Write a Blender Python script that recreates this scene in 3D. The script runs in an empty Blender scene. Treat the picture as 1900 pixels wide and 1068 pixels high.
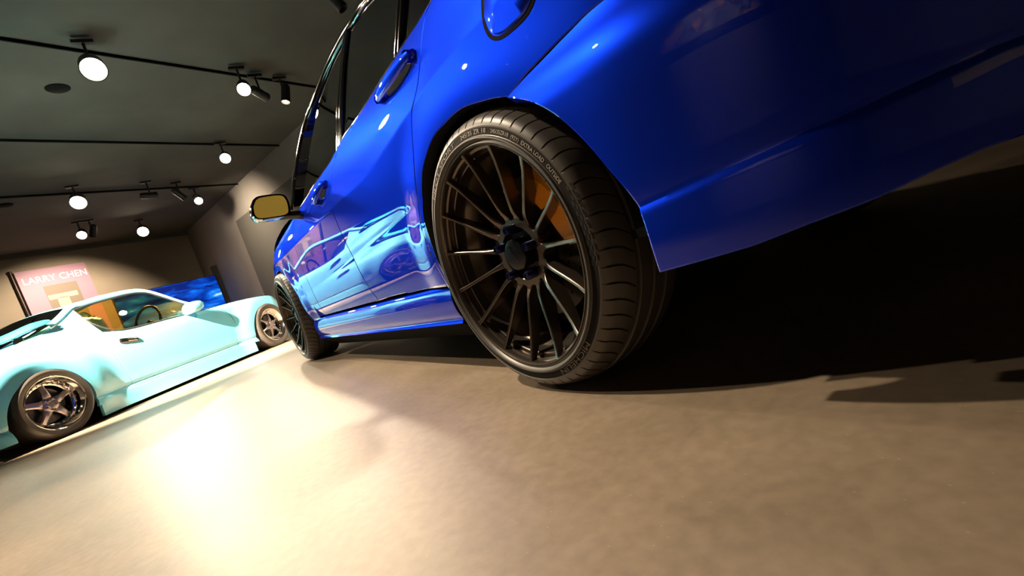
import bpy, math, random
import numpy as np
random.seed(7); np.random.seed(7)
sc = bpy.context.scene
COL = sc.collection
from mathutils import Matrix, Vector

# ------------------------------------------------------------------ camera
W, H, FPX = 1900, 1068, 887.3
CAM = np.array([0.8645, -0.5787, 0.3525])
def _rodr(w):
    t = np.linalg.norm(w); k = w/t
    K = np.array([[0, -k[2], k[1]], [k[2], 0, -k[0]], [-k[1], k[0], 0]])
    return np.eye(3)+math.sin(t)*K+(1-math.cos(t))*K@K
RC = np.array([[1, 0, 0], [0, 0, -1], [0, 1, 0]], float) @ _rodr(np.array([.2497, -.2505, -.9509]))
cd = bpy.data.cameras.new('camera'); cam = bpy.data.objects.new('camera', cd); COL.objects.link(cam)
cd.sensor_width = 36; cd.lens = FPX/W*36; cd.clip_start = .01; cd.clip_end = 100
M = np.eye(4); M[:3, 0] = RC[0]; M[:3, 1] = -RC[1]; M[:3, 2] = -RC[2]; M[:3, 3] = CAM
cam.matrix_world = Matrix(M.tolist())
sc.camera = cam
def ray(x, y): return RC.T @ np.array([(x-W/2)/FPX, (y-H/2)/FPX, 1.0])
def on_z(x, y, z):
    d = ray(x, y); return CAM+d*((z-CAM[2])/d[2])
def on_plane(x, y, q, n):
    d = ray(x, y); return CAM+d*(((q-CAM)@n)/(d@n))

# ------------------------------------------------------------------ world + exposure
w = bpy.data.worlds.new('world'); sc.world = w; w.use_nodes = True
w.node_tree.nodes['Background'].inputs[0].default_value = (.010, .010, .011, 1)
vs = sc.view_settings
vs.view_transform = 'Standard'; vs.look = 'None'; vs.gamma = 1; vs.use_curve_mapping = False
vs.exposure = 0.0
sc.cycles.sample_clamp_indirect = 6.0
sc.cycles.max_bounces = 8; sc.cycles.glossy_bounces = 5; sc.cycles.diffuse_bounces = 3

# ------------------------------------------------------------------ materials
MATS = {}
def mat(name, color, rough=.5, metal=0., coat=0., coat_rough=.03, spec=.5, emit=None, estr=0., ior=None, trans=0.):
    if name in MATS: return MATS[name]
    m = bpy.data.materials.new(name); m.use_nodes = True
    b = m.node_tree.nodes['Principled BSDF']
    b.inputs['Base Color'].default_value = (*color, 1)
    b.inputs['Roughness'].default_value = rough; b.inputs['Metallic'].default_value = metal
    b.inputs['Coat Weight'].default_value = coat; b.inputs['Coat Roughness'].default_value = coat_rough
    b.inputs['Specular IOR Level'].default_value = spec
    if ior: b.inputs['IOR'].default_value = ior
    b.inputs['Transmission Weight'].default_value = trans
    if emit:
        b.inputs['Emission Color'].default_value = (*emit, 1); b.inputs['Emission Strength'].default_value = estr
    MATS[name] = m; return m
def nodes(m): return m.node_tree.nodes, m.node_tree.links, m.node_tree.nodes['Principled BSDF']
def add_noise_color(m, c1, c2, scale, detail=5, lo=.35, hi=.65, bump=0., bscale=None, rough=None):
    n, l, b = nodes(m)
    tc = n.new('ShaderNodeTexCoord'); t = n.new('ShaderNodeTexNoise'); t.inputs['Scale'].default_value = scale; t.inputs['Detail'].default_value = detail
    l.new(tc.outputs['Object'], t.inputs['Vector'])
    r = n.new('ShaderNodeValToRGB'); r.color_ramp.elements[0].position = lo; r.color_ramp.elements[1].position = hi
    r.color_ramp.elements[0].color = (*c1, 1); r.color_ramp.elements[1].color = (*c2, 1)
    l.new(t.outputs['Fac'], r.inputs['Fac']); l.new(r.outputs['Color'], b.inputs['Base Color'])
    if bump:
        t2 = n.new('ShaderNodeTexNoise'); t2.inputs['Scale'].default_value = bscale or scale*6; t2.inputs['Detail'].default_value = 6
        l.new(tc.outputs['Object'], t2.inputs['Vector'])
        bp = n.new('ShaderNodeBump'); bp.inputs['Strength'].default_value = bump; bp.inputs['Distance'].default_value = .002
        l.new(t2.outputs['Fac'], bp.inputs['Height']); l.new(bp.outputs['Normal'], b.inputs['Normal'])
    return m
def glass_mat(name, tint, mixf, rough=.0):
    """thin tinted pane: fresnel reflection over a tinted see-through layer"""
    m = bpy.data.materials.new(name); m.use_nodes = True; n = m.node_tree.nodes; l = m.node_tree.links
    n.remove(n['Principled BSDF']); out = n['Material Output']
    tr = n.new('ShaderNodeBsdfTransparent'); tr.inputs['Color'].default_value = (*tint, 1)
    gl = n.new('ShaderNodeBsdfGlossy'); gl.inputs['Roughness'].default_value = rough; gl.inputs['Color'].default_value = (1, 1, 1, 1)
    fr = n.new('ShaderNodeFresnel'); fr.inputs['IOR'].default_value = mixf
    mx = n.new('ShaderNodeMixShader'); l.new(fr.outputs[0], mx.inputs[0]); l.new(tr.outputs[0], mx.inputs[1]); l.new(gl.outputs[0], mx.inputs[2])
    l.new(mx.outputs[0], out.inputs['Surface']); MATS[name] = m; return m

def metallic_paint(name, dif, flake, frough, mixf):
    """colour coat with metal flake under clear lacquer"""
    m = bpy.data.materials.new(name); m.use_nodes = True; n = m.node_tree.nodes; l = m.node_tree.links
    n.remove(n['Principled BSDF']); out = n['Material Output']
    d = n.new('ShaderNodeBsdfDiffuse'); d.inputs['Color'].default_value = (*dif, 1)
    g = n.new('ShaderNodeBsdfGlossy'); g.inputs['Color'].default_value = (*flake, 1); g.inputs['Roughness'].default_value = frough
    c = n.new('ShaderNodeBsdfGlossy'); c.inputs['Color'].default_value = (1, 1, 1, 1); c.inputs['Roughness'].default_value = .012
    m1 = n.new('ShaderNodeMixShader'); m1.inputs[0].default_value = mixf; l.new(d.outputs[0], m1.inputs[1]); l.new(g.outputs[0], m1.inputs[2])
    f = n.new('ShaderNodeFresnel'); f.inputs['IOR'].default_value = 1.5
    m2 = n.new('ShaderNodeMixShader'); l.new(f.outputs[0], m2.inputs[0]); l.new(m1.outputs[0], m2.inputs[1]); l.new(c.outputs[0], m2.inputs[2])
    l.new(m2.outputs[0], out.inputs['Surface']); MATS[name] = m; return m
blue = metallic_paint('blue_paint', (.002, .011, .19), (.004, .045, .95), .43, .66)
teal = mat('teal_paint', (.17, .62, .84), rough=.30, metal=.0, coat=1., coat_rough=.02)
rubber = mat('tyre_rubber', (.060, .052, .045), rough=.42, spec=.7)
letter = mat('tyre_lettering', (.42, .38, .33), rough=.55)  # light caught by the raised letters painted in as a pale colour
wheelgrey = mat('gunmetal_wheel', (.15, .125, .105), rough=.27, metal=.9)
hubblack = mat('black_anodised', (.006, .006, .009), rough=.18, metal=.2)
nutblue = mat('dark_blue_anodised', (.008, .010, .06), rough=.2, metal=.7)
steel = mat('brake_steel', (.11, .105, .10), rough=.35, metal=.9)
orange = mat('orange_caliper', (.90, .33, .012), rough=.35)
blackplastic = mat('black_plastic', (.012, .012, .012), rough=.45)
blackgloss = mat('black_gloss_trim', (.006, .006, .006), rough=.08, coat=1.)
blackmatte = mat('black_matte', (.004, .004, .004), rough=.9, spec=.1)
chrome = mat('polished_metal', (.82, .80, .78), rough=.10, metal=1.)
silverwheel = mat('lilac_silver_wheel', (.42, .38, .42), rough=.28, metal=.8)
whitefab = mat('white_cloth', (.75, .73, .70), rough=.8)
darkfab = mat('dark_cloth', (.02, .02, .022), rough=.9)
lensmat = mat('lamp_lens', (1, .9, .75), emit=(1, .82, .58), estr=60)
lensdim = mat('lamp_reflector', (.8, .78, .75), rough=.15, metal=1.)
mirrorm = mat('mirror_glass', (.9, .9, .9), rough=.01, metal=1.)
redlens = mat('red_lamp_lens', (.35, .004, .006), rough=.1, coat=1.)
blueglass = glass_mat('tinted_glass', (.020, .026, .022), 1.62)
tealglass = glass_mat('amber_tinted_glass', (.95, .78, .36), 1.5)

# ------------------------------------------------------------------ mesh helpers
def darken_fold(o, cnt, n_each):
    o.data.materials.append(blackmatte)
    idx = np.zeros(len(o.data.polygons), dtype=np.int32)
    for c in cnt: idx[c-n_each:c] = 1
    o.data.polygons.foreach_set('material_index', idx)
def mesh_obj(name, verts, faces, material, parent=None, smooth=True, loc=(0, 0, 0)):
    me = bpy.data.meshes.new(name); me.from_pydata([tuple(map(float, v)) for v in verts], [], [tuple(f) for f in faces])
    me.validate(); me.update()
    if smooth: me.polygons.foreach_set('use_smooth', [True]*len(me.polygons))
    o = bpy.data.objects.new(name, me); COL.objects.link(o); o.location = loc
    if material: me.materials.append(material)
    if parent: o.parent = parent
    return o
def empty(name, loc, rotz=0.):
    o = bpy.data.objects.new(name, None); COL.objects.link(o); o.location = loc; o.rotation_euler = (0, 0, rotz); o.empty_display_size = .1; return o
def tag(o, label=None, cat=None, group=None, kind=None):
    for k, v in (('label', label), ('category', cat), ('group', group), ('kind', kind)):
        if v: o[k] = v
    return o
def autosharp(o, ang=35):
    bpy.context.view_layer.objects.active = o
    me = o.data
    import bmesh
    bm = bmesh.new(); bm.from_mesh(me); bmesh.ops.recalc_face_normals(bm, faces=bm.faces)
    for e in bm.edges:
        if len(e.link_faces) == 2 and e.calc_face_angle(0) > math.radians(ang): e.smooth = False
    bm.to_mesh(me); bm.free(); return o
class MB:
    def __init__(s): s.v = []; s.f = []
    def add(s, v, f):
        n = len(s.v); s.v += [tuple(p) for p in v]; s.f += [tuple(i+n for i in q) for q in f]; return s
    def box(s, c, d, R=None):
        c = np.array(c, float); d = np.array(d, float)/2
        p = np.array([(sx, sy, sz) for sx in (-1, 1) for sy in (-1, 1) for sz in (-1, 1)])*d
        if R is not None: p = p@np.array(R).T
        return s.add(p+c, [(0, 1, 3, 2), (4, 6, 7, 5), (0, 4, 5, 1), (2, 3, 7, 6), (0, 2, 6, 4), (1, 5, 7, 3)])
    def rbox(s, c, d, r, R=None):
        """box with chamfered edges"""
        c = np.array(c, float); h = np.array(d, float)/2; r = min(r, *(h*.95))
        vs, idx = [], {}
        for sx in (-1, 1):
            for sy in (-1, 1):
                for sz in (-1, 1):
                    for a in range(3):
                        q = np.array([sx, sy, sz])*(h-r); q[a] += (sx, sy, sz)[a]*r
                        idx[(sx, sy, sz, a)] = len(vs); vs.append(q)
        F = []
        for a in range(3):
            b, e = [i for i in range(3) if i != a]
            for sg in (-1, 1):
                q = []
                for (p1, p2) in ((-1, -1), (1, -1), (1, 1), (-1, 1)):
                    k = [0, 0, 0]; k[a] = sg; k[b] = p1; k[e] = p2; q.append(idx[(*k, a)])
                F.append(q)
                
        for a in range(3):
            b, e = [i for i in range(3) if i != a]
            for p1 in (-1, 1):
                for p2 in (-1, 1):
                    k0 = [0, 0, 0]; k0[a] = -1; k0[b] = p1; k0[e] = p2; k1 = list(k0); k1[a] = 1
                    F.append([idx[(*k0, b)], idx[(*k1, b)], idx[(*k1, e)], idx[(*k0, e)]])
        for sx in (-1, 1):
            for sy in (-1, 1):
                for sz in (-1, 1): F.append([idx[(sx, sy, sz, a)] for a in range(3)])
        vs = np.array(vs)
        if R is not None: vs = vs@np.array(R).T
        return s.add(vs+c, F)
    def tube(s, pts, r, n=10, cap=True):
        pts = np.array(pts, float); r = np.broadcast_to(r, len(pts)); V = []; F = []
        up = np.array([0, 0, 1.])
        for i, p in enumerate(pts):
            t = pts[min(i+1, len(pts)-1)]-pts[max(i-1, 0)]; t /= np.linalg.norm(t)+1e-9
            u = up if abs(t[2]) < .9 else np.array([1., 0, 0])
            a = np.cross(t, u); a /= np.linalg.norm(a); b = np.cross(t, a)
            for k in range(n):
                th = 2*math.pi*k/n; V.append(p+r[i]*(a*math.cos(th)+b*math.sin(th)))
        for i in range(len(pts)-1):
            for k in range(n): F.append((i*n+k, i*n+(k+1) % n, (i+1)*n+(k+1) % n, (i+1)*n+k))
        if cap: F.append(tuple(range(n))[::-1]); F.append(tuple((len(pts)-1)*n+k for k in range(n)))
        return s.add(V, F)
    def lathe(s, prof, n=96, a0=0, a1=2*math.pi, axis='y'):
        """prof: list of (r, y); revolved about the y axis (or z)"""
        full = abs(a1-a0-2*math.pi) < 1e-6; m = n if full else n+1; V = []; F = []; k = len(prof)
        for i in range(m):
            th = a0+(a1-a0)*i/n; c, d = math.cos(th), math.sin(th)
            for (r, y) in prof: V.append((r*c, y, r*d) if axis == 'y' else (r*c, r*d, y))
        for i in range(n):
            j = (i+1) % m
            for q in range(k-1): F.append((i*k+q, j*k+q, j*k+q+1, i*k+q+1))
        return s.add(V, F)
    def prism(s, poly, y0, y1, axis='y'):
        n = len(poly)
        V = [(p[0], y0, p[1]) for p in poly]+[(p[0], y1, p[1]) for p in poly]
        if axis == 'z': V = [(p[0], p[1], y0) for p in poly]+[(p[0], p[1], y1) for p in poly]
        if axis == 'x': V = [(y0, p[0], p[1]) for p in poly]+[(y1, p[0], p[1]) for p in poly]
        return s.add(V, [tuple(range(n))[::-1], tuple(range(n, 2*n))]+[(i, (i+1) % n, (i+1) % n+n, i+n) for i in range(n)])
    def build(s, name, material, parent=None, smooth=True, loc=(0, 0, 0), sharp=35):
        o = mesh_obj(name, s.v, s.f, material, parent, smooth, loc)
        return autosharp(o, sharp) if smooth else o
def resample(P, n):
    P = np.array(P, float); d = np.r_[0, np.cumsum(np.linalg.norm(np.diff(P, axis=0), axis=1))]
    t = np.linspace(0, d[-1], n+1); return np.stack([np.interp(t, d, P[:, i]) for i in range(P.shape[1])], 1)
def smooth_curve(P, n, it=3):
    P = np.array(P, float)
    # catmull-rom densify then resample
    Q = np.vstack([2*P[0]-P[1], P, 2*P[-1]-P[-2]]); out = []
    for i in range(1, len(Q)-2):
        for t in np.linspace(0, 1, 14, endpoint=False):
            a, b, c, d = Q[i-1], Q[i], Q[i+1], Q[i+2]
            out.append(.5*((2*b)+(-a+c)*t+(2*a-5*b+4*c-d)*t*t+(-a+3*b-3*c+d)*t**3))
    out.append(P[-1]); return resample(out, n)
def tfi(bot, top, left, right):
    """bot/top: nu+1 points left to right; left/right: nv+1 points bottom to top"""
    nu, nv = len(bot)-1, len(left)-1
    u = np.linspace(0, 1, nu+1)[None, :, None]; v = np.linspace(0, 1, nv+1)[:, None, None]
    B, T, L, R = bot[None], top[None], left[:, None], right[:, None]
    return ((1-v)*B+v*T+(1-u)*L+u*R-((1-u)*(1-v)*bot[0]+u*(1-v)*bot[-1]+(1-u)*v*top[0]+u*v*top[-1]))
def grid_faces(nv, nu, off=0):
    return [(off+j*(nu+1)+i, off+j*(nu+1)+i+1, off+(j+1)*(nu+1)+i+1, off+(j+1)*(nu+1)+i) for j in range(nv) for i in range(nu)]
def grid_normals(G):
    du = np.gradient(G, axis=1); dv = np.gradient(G, axis=0); n = np.cross(du, dv)
    return n/(np.linalg.norm(n, axis=2, keepdims=True)+1e-12)
def ring_idx(nv, nu):
    r = [(0, i) for i in range(nu)]+[(j, nu) for j in range(nv)]+[(nv, i) for i in range(nu, 0, -1)]+[(j, 0) for j in range(nv, 0, -1)]
    return r
def folded(G, inward_ref, gap=.002, fold=.018):
    """closed panel with a small rounded, folded-in edge. G: grid (nv+1,nu+1,3)"""
    nv, nu = G.shape[0]-1, G.shape[1]-1
    N = grid_normals(G)
    c = G.reshape(-1, 3).mean(0); n0 = N[nv//2, nu//2]
    dirv = np.array(inward_ref)-G; dirv[..., 2] *= .15
    N = N*np.where((N*dirv).sum(-1, keepdims=True) < 0, -1., 1.)      # N points inward now
    K = G.copy()
    if gap:
        K[0] += _unit(G[1]-G[0])*gap; K[-1] += _unit(G[-2]-G[-1])*gap
        K[:, 0] += _unit(G[:, 1]-G[:, 0])*gap; K[:, -1] += _unit(G[:, -2]-G[:, -1])*gap
    ring = ring_idx(nv, nu); V = list(K.reshape(-1, 3)); F = grid_faces(nv, nu); n0 = len(V)
    r1 = [K[i]*.4+G[i]*.6+N[i]*.0012 for i in ring] if gap else [K[i]+N[i]*.001 for i in ring]
    r2 = [q+N[i]*fold for q, i in zip(r1, ring)]
    global FOLD_FACES; FOLD_FACES = 0
    V += r1; V += r2; m = len(ring)
    id0 = [j*(nu+1)+i for (j, i) in ring]
    for k in range(m):
        k2 = (k+1) % m
        F.append((id0[k], n0+k, n0+k2, id0[k2]))
    for k in range(m):
        k2 = (k+1) % m; F.append((n0+k, n0+m+k, n0+m+k2, n0+k2))
    FOLD_FACES = m
    return V, F
def _unit(a): return a/(np.linalg.norm(a, axis=-1, keepdims=True)+1e-12)
def sstep(t): t = np.clip(t, 0, 1); return t*t*t*(t*(6*t-15)+10)
def text_mesh(body, size, mapf, depth=.0008):
    """flat built-in font outline, remeshed and mapped by mapf(x, y) -> two 3D points (base, raised)"""
    cu = bpy.data.curves.new('t', 'FONT'); cu.body = body; cu.size = size; cu.align_x = 'CENTER'; cu.resolution_u = 3
    o = bpy.data.objects.new('t', cu); COL.objects.link(o)
    dg = bpy.context.evaluated_depsgraph_get(); dg.update()
    me = bpy.data.meshes.new_from_object(o.evaluated_get(dg))
    import bmesh
    bm = bmesh.new(); bm.from_mesh(me)
    g = bmesh.ops.extrude_face_region(bm, geom=bm.faces[:])
    up = [e for e in g['geom'] if isinstance(e, bmesh.types.BMVert)]
    for v in up: v.co.z = 1
    bm.verts.index_update()
    V = []
    for v in bm.verts: V.append(mapf(v.co.x, v.co.y, depth if v.co.z > .5 else -.001))
    F = [[v.index for v in f.verts] for f in bm.faces]
    bm.free(); bpy.data.objects.remove(o); bpy.data.curves.remove(cu); bpy.data.meshes.remove(me)
    return V, F
def copy_tree(o, parent=None):
    c = o.copy(); COL.objects.link(c); c.parent = parent
    for ch in list(o.children):
        copy_tree(ch, c)
    return c

# ------------------------------------------------------------------ room
HC = 3.2
def nrm2(v): v = np.array(v[:2], float); return v/np.linalg.norm(v)
A = on_z(345, 430, HC); Bk = on_z(0, 475, HC); Rt = on_z(590, 200, HC)
A[2] = Bk[2] = Rt[2] = 0
dB = nrm2(Bk-A); dR = nrm2(Rt-A)
PA = A[:2]; PB = PA+dB*9.0; PD = PA+dR*21.5; PC = np.array([6.2, -4.6])
floor_m = mat('polished_concrete', (.30, .24, .18), rough=.40, spec=.40)
n_, l_, b_ = nodes(floor_m)
tc = n_.new('ShaderNodeTexCoord')
t1 = n_.new('ShaderNodeTexNoise'); t1.inputs['Scale'].default_value = 1.5; t1.inputs['Detail'].default_value = 9; t1.inputs['Roughness'].default_value = .62
t2 = n_.new('ShaderNodeTexNoise'); t2.inputs['Scale'].default_value = 45; t2.inputs['Detail'].default_value = 6
l_.new(tc.outputs['Object'], t1.inputs['Vector']); l_.new(tc.outputs['Object'], t2.inputs['Vector'])
r1 = n_.new('ShaderNodeValToRGB'); r1.color_ramp.elements[0].position = .34; r1.color_ramp.elements[1].position = .68
r1.color_ramp.elements[0].color = (.175, .135, .095, 1); r1.color_ramp.elements[1].color = (.27, .21, .15, 1)
l_.new(t1.outputs['Fac'], r1.inputs['Fac'])
mx = n_.new('ShaderNodeMix'); mx.data_type = 'RGBA'; mx.blend_type = 'OVERLAY'; mx.inputs[0].default_value = .28
l_.new(r1.outputs['Color'], mx.inputs[6]); l_.new(t2.outputs['Fac'], mx.inputs[7])
# fine pale flecks and hair scratches
vo = n_.new('ShaderNodeTexVoronoi'); vo.inputs['Scale'].default_value = 34; vo.feature = 'F1'
mp = n_.new('ShaderNodeMapping'); mp.inputs['Scale'].default_value = (1, 2.6, 1); mp.inputs['Rotation'].default_value = (0, 0, .5)
l_.new(tc.outputs['Object'], mp.inputs['Vector']); l_.new(mp.outputs['Vector'], vo.inputs['Vector'])
fl = n_.new('ShaderNodeValToRGB'); fl.color_ramp.elements[0].position = .035; fl.color_ramp.elements[1].position = .06
fl.color_ramp.elements[0].color = (1, 1, 1, 1); fl.color_ramp.elements[1].color = (0, 0, 0, 1)
l_.new(vo.outputs['Distance'], fl.inputs['Fac'])
mx2 = n_.new('ShaderNodeMix'); mx2.data_type = 'RGBA'; mx2.inputs[7].default_value = (.50, .42, .32, 1)
mlt = n_.new('ShaderNodeMath'); mlt.operation = 'MULTIPLY'; mlt.inputs[1].default_value = .55
l_.new(fl.outputs['Color'], mlt.inputs[0]); l_.new(mlt.outputs[0], mx2.inputs[0]); l_.new(mx.outputs[2], mx2.inputs[6]); l_.new(mx2.outputs[2], b_.inputs['Base Color'])
rr = n_.new('ShaderNodeMapRange'); rr.inputs[3].default_value = .36; rr.inputs[4].default_value = .50; l_.new(t1.outputs['Fac'], rr.inputs[0]); l_.new(rr.outputs[0], b_.inputs['Roughness'])
bp = n_.new('ShaderNodeBump'); bp.inputs['Strength'].default_value = .05; bp.inputs['Distance'].default_value = .002
l_.new(t2.outputs['Fac'], bp.inputs['Height']); l_.new(bp.outputs['Normal'], b_.inputs['Normal'])

wall_m = add_noise_color(mat('grey_wall_paint', (.16, .145, .13), rough=.85), (.150, .135, .120), (.18, .165, .15), 1.4, bump=.05, bscale=60)
wallb_m = add_noise_color(mat('tan_wall_paint', (.20, .165, .12), rough=.85), (.185, .15, .11), (.22, .18, .135), 1.2, bump=.05, bscale=60)
ceil_m = add_noise_color(mat('charcoal_ceiling', (.05, .047, .04), rough=.9), (.056, .053, .045), (.072, .069, .059), 1.5, bump=.1, bscale=50)
def struct(name, mb, m, **k):
    o = mb.build(name, m, None, smooth=False); o['kind'] = 'structure'; return o
poly = [PA, PB, PC, PD]
def wall_seg(name, p, q, m, z0=0, z1=HC, th=.15):
    d = nrm2(q-p); n = np.array([d[1], -d[0]])
    cen = np.mean(poly, axis=0)
    if (cen-p)@n > 0: n = -n                       # n points out of the room
    a, b = p, q; mb = MB()
    base = [a, b, b+n*th, a+n*th]
    mb.prism([tuple(x) for x in base], z0, z1, axis='z'); return struct(name, mb, m)
cx, cy = -4, 0
fm = MB(); fm.prism([(-18, -14), (10, -14), (10, 10), (-18, 10)], -.12, 0, axis='z'); struct('floor', fm, floor_m)
cm = MB(); cm.prism([(-18, -14), (10, -14), (10, 10), (-18, 10)], HC, HC+.12, axis='z'); struct('ceiling', cm, ceil_m)
wall_seg('wall_back', PA, PB, wallb_m)
wall_seg('wall_right', PA, PD, wall_m)
wall_seg('wall_near', PB, PC, wall_m)
wall_seg('wall_end', PC, PD, wall_m)
# bulkhead strip where the back wall meets the ceiling
nB = np.array([-dB[1], dB[0]]); nB = nB if (np.array([0, 0])-PA)@nB > 0 else -nB
nR = np.array([-dR[1], dR[0]]); nR = nR if (np.array([0, -1])-PA)@nR > 0 else -nR
tm = MB(); tm.prism([tuple(x) for x in (PA, PB, PB+nB*.09, PA+nB*.09)], HC-.09, HC, axis='z'); struct('trim_1', tm, ceil_m)
# dark doorway recess panel on the right wall
nR3 = np.array([*nR, 0]); qR = np.array([*PA, 0])
dpa = on_plane(440, 410, qR, nR3); ua = (dpa[:2]-PA)@dR
tm = MB(); p0 = PA+dR*ua; p1 = PA+dR*(ua+3.2)
tm.prism([tuple(x) for x in (p0, p1, p1+nR*.03, p0+nR*.03)], 0, dpa[2], axis='z'); struct('door_1', tm, mat('dark_door_paint', (.055, .052, .045), rough=.8))

# ------------------------------------------------------------------ blue car: side surface
YC = .885
ROOT = np.array([-1.31, YC, 0.])
ZG = np.arange(.08, 1.1, .001)
def integ(kz, ks, zref, yref):
    s = np.interp(ZG, kz, ks); y = np.cumsum(s)*.001; return y-np.interp(zref, ZG, y)+yref
D_TAB = integ([.08, .294, .34, .40, .455, .472, .484, .55, .64, .72, .741, .748, .80, .86, .95, 1.1],
              [-.22, -.22, -.13, -.05, .01, .03, -.075, -.035, .010, .03, .03, .30, .30, .42, .60, .7], .60, .030)
B_TAB = integ([.08, .22, .25, .30, .329, .333, .337, .341, .42, .49, .535, .565, .60, .64, 1.1],
              [-.30, -.16, -.06, .06, .10, .5, .5, -.07, -.05, -.03, .04, .40, .75, .35, .3], .44, -.010)
S_TAB = integ([.08, .15, .165, .175, .18, .20, .24, .27, .282, .29, 1.], [0, 0, .8, .3, -.6, -.25, .05, .25, 1.2, 2.5, 2.5], .22, .040)
def smooth_tab(T, k=7):
    q = np.r_[[T[0]]*k, T, [T[-1]]*k]; return np.convolve(q, np.ones(2*k+1)/(2*k+1), 'valid')
D_TAB = smooth_tab(D_TAB, 3); B_TAB = smooth_tab(B_TAB, 2); S_TAB = smooth_tab(S_TAB, 3)
_c1 = np.polyfit([-2.2, -1.9, -1.3, -1.08, -.73, -.5, -.35, 0, .6], [.425, .435, .462, .480, .502, .514, .520, .527, .53], 3)
def c1z(x): return np.polyval(_c1, np.clip(x, -2.3, .7))
def c2z(x): return .690+.066*sstep((np.asarray(x, float)+.80)/.95)
AC = np.array([.012, .30]); AF = np.array([-2.62, .30])
def o_door(x, z):
    x = np.asarray(x, float); z = np.asarray(z, float)
    a = c1z(x); b = c2z(x)
    zm = np.where(z < a, .29+(z-.29)*(.478-.29)/(a-.29), np.where(z < b, .478+(z-a)*(.745-.478)/(b-a), .745+(z-b)))
    y = np.interp(zm, ZG, D_TAB)
    y = y+.012*((x+1.05)/1.2)**2*(x < -1.05)+.006*((x+1.05)/1.2)**2*(x > -1.05)
    for c, k in ((AC, .016), (AF, .020)):
        r = np.hypot(x-c[0], (z-c[1])*1.08); y = y-k*(1-sstep((r-.36)/.20))
    return y
def o_bump(x, z):
    z0 = .330+.04*np.clip((x-.39)/.35, 0, 1.2)                         # the crease climbs towards the rear
    zm = np.where(z < z0, z*.336/z0, .336+(z-z0)*(.60-.336)/(.60-z0))
    return np.interp(zm, ZG, B_TAB)
def o_sill(x, z):
    dz = .0206*np.clip((x+.4)/1.8, -1.2, 0)                             # sill drops slightly towards the front
    return np.interp(z-dz, ZG, S_TAB)+.006
# plan outline, arc length parameter s (= x on the straight part)
def _corner(x0, L, n, sgn):
    th = np.linspace(0, math.pi/2, 400); X = np.sin(th)**(2/n)*L; Y = YC*(1-np.cos(th)**(2/n))
    d = np.r_[0, np.cumsum(np.hypot(np.diff(X), np.diff(Y)))]
    return x0, d, X, Y, sgn
REAR = _corner(.36, .605, 2.25, 1); FRONT = _corner(-2.75, .76, 2.5, -1)
S_REAR = .36+REAR[1][-1]; S_FRONT = -2.75-FRONT[1][-1]
def outline(s):
    s = np.asarray(s, float); x = s.copy(); y = np.zeros_like(s); nx = np.zeros_like(s); ny = np.ones_like(s)
    for (x0, d, X, Y, sg) in (REAR, FRONT):
        m = (s-x0)*sg > 0; q = (s[m]-x0)*sg
        xx = np.interp(q, d, X); yy = np.interp(q, d, Y); e = .004
        tx = np.interp(q+e, d, X)-np.interp(q-e, d, X); ty = np.interp(q+e, d, Y)-np.interp(q-e, d, Y); l = np.hypot(tx, ty)+1e-9
        x[m] = x0+sg*xx; y[m] = yy; nx[m] = -sg*ty/l; ny[m] = tx/l
    return x, y, nx, ny
def P(sz, kind):
    s, z = sz[..., 0], sz[..., 1]; sh = s.shape; s = s.ravel(); z = z.ravel()
    x, y, nx, ny = outline(s)
    o = {'door': o_door, 'bump': o_bump, 'sill': o_sill}[kind](s if kind != 'front' else s, z)
    return np.stack([x+nx*o, y+ny*o, z], 1).reshape(*sh, 3)
def px(p, kind):
    """where the sight line through pixel p meets the body side"""
    d = ray(*p); Y = .03; fn = {'door': o_door, 'bump': o_bump, 'sill': o_sill}[kind]
    for _ in range(25):
        q = CAM+d*((Y-CAM[1])/d[1]); x, y, nx, ny = outline(np.array([q[0]])); Y = .5*Y+.5*float(y[0]+fn(q[0], q[2]))
    return np.array([q[0], q[2]])
def pxl(pts, kind): return np.array([px(p, kind) for p in pts])

car = empty('blue_sedan', ROOT)
tag(car, 'glossy blue sedan with fifteen-spoke dark wheels, filling the right of the picture', 'car')
def part(name, V, F, m, parent=car, sharp=None):
    o = mesh_obj(name, np.array(V)-ROOT, F, m, parent)
    if sharp: autosharp(o, sharp)
    return o
def mirror_part(o):
    c = copy_tree(o, o.parent); c.scale[1] *= -1; c.location[1] *= -1; return c
def panel(name, bot, top, left, right, kind, nu, nv, m=blue, gap=.0040, fold=.02, both=True, sharp=20):
    G = P(tfi(resample(bot, nu), resample(top, nu), resample(left, nv), resample(right, nv)), kind)
    c = G.reshape(-1, 3).mean(0)
    V, F = folded(G, (c[0]*.75-.3, YC, c[2]), gap, fold)
    o = part(name, V, F, m, sharp=sharp); darken_fold(o, [len(F)], FOLD_FACES)
    return o, G

# key curves (pixel -> body surface)
belt_px = [(800, 0), (775, 42), (740, 95), (706, 149), (686.6, 180), (658, 225.5), (634, 259), (614, 298), (580, 348), (563, 375), (548, 398)]
belt = pxl(belt_px, 'door')
rcut_px = [(831, 534), (825, 521), (803.5, 482), (793, 452), (780, 409), (774, 360), (768.5, 310), (767, 280), (764.5, 240), (764, 205), (770, 180), (776, 150), (780, 110), (783, 70), (788, 35), (794, 14), (800, 0)]
rcut = smooth_curve(pxl(rcut_px, 'door'), 160)
mcut = smooth_curve(pxl([(701, 555), (671, 510), (645, 457), (620, 399), (615, 360), (617, 320), (624, 285), (634, 259)], 'door'), 120)
belt_f = lambda x: np.interp(x, belt[::-1, 0], belt[::-1, 1])
sill_top_z = lambda x: np.interp(x, [-2.4, -.4], [.266, .288])
def cut_bottom(c, zt=None):
    c = c.copy(); c[0, 1] = sill_top_z(c[0, 0])+.004; return c
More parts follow.
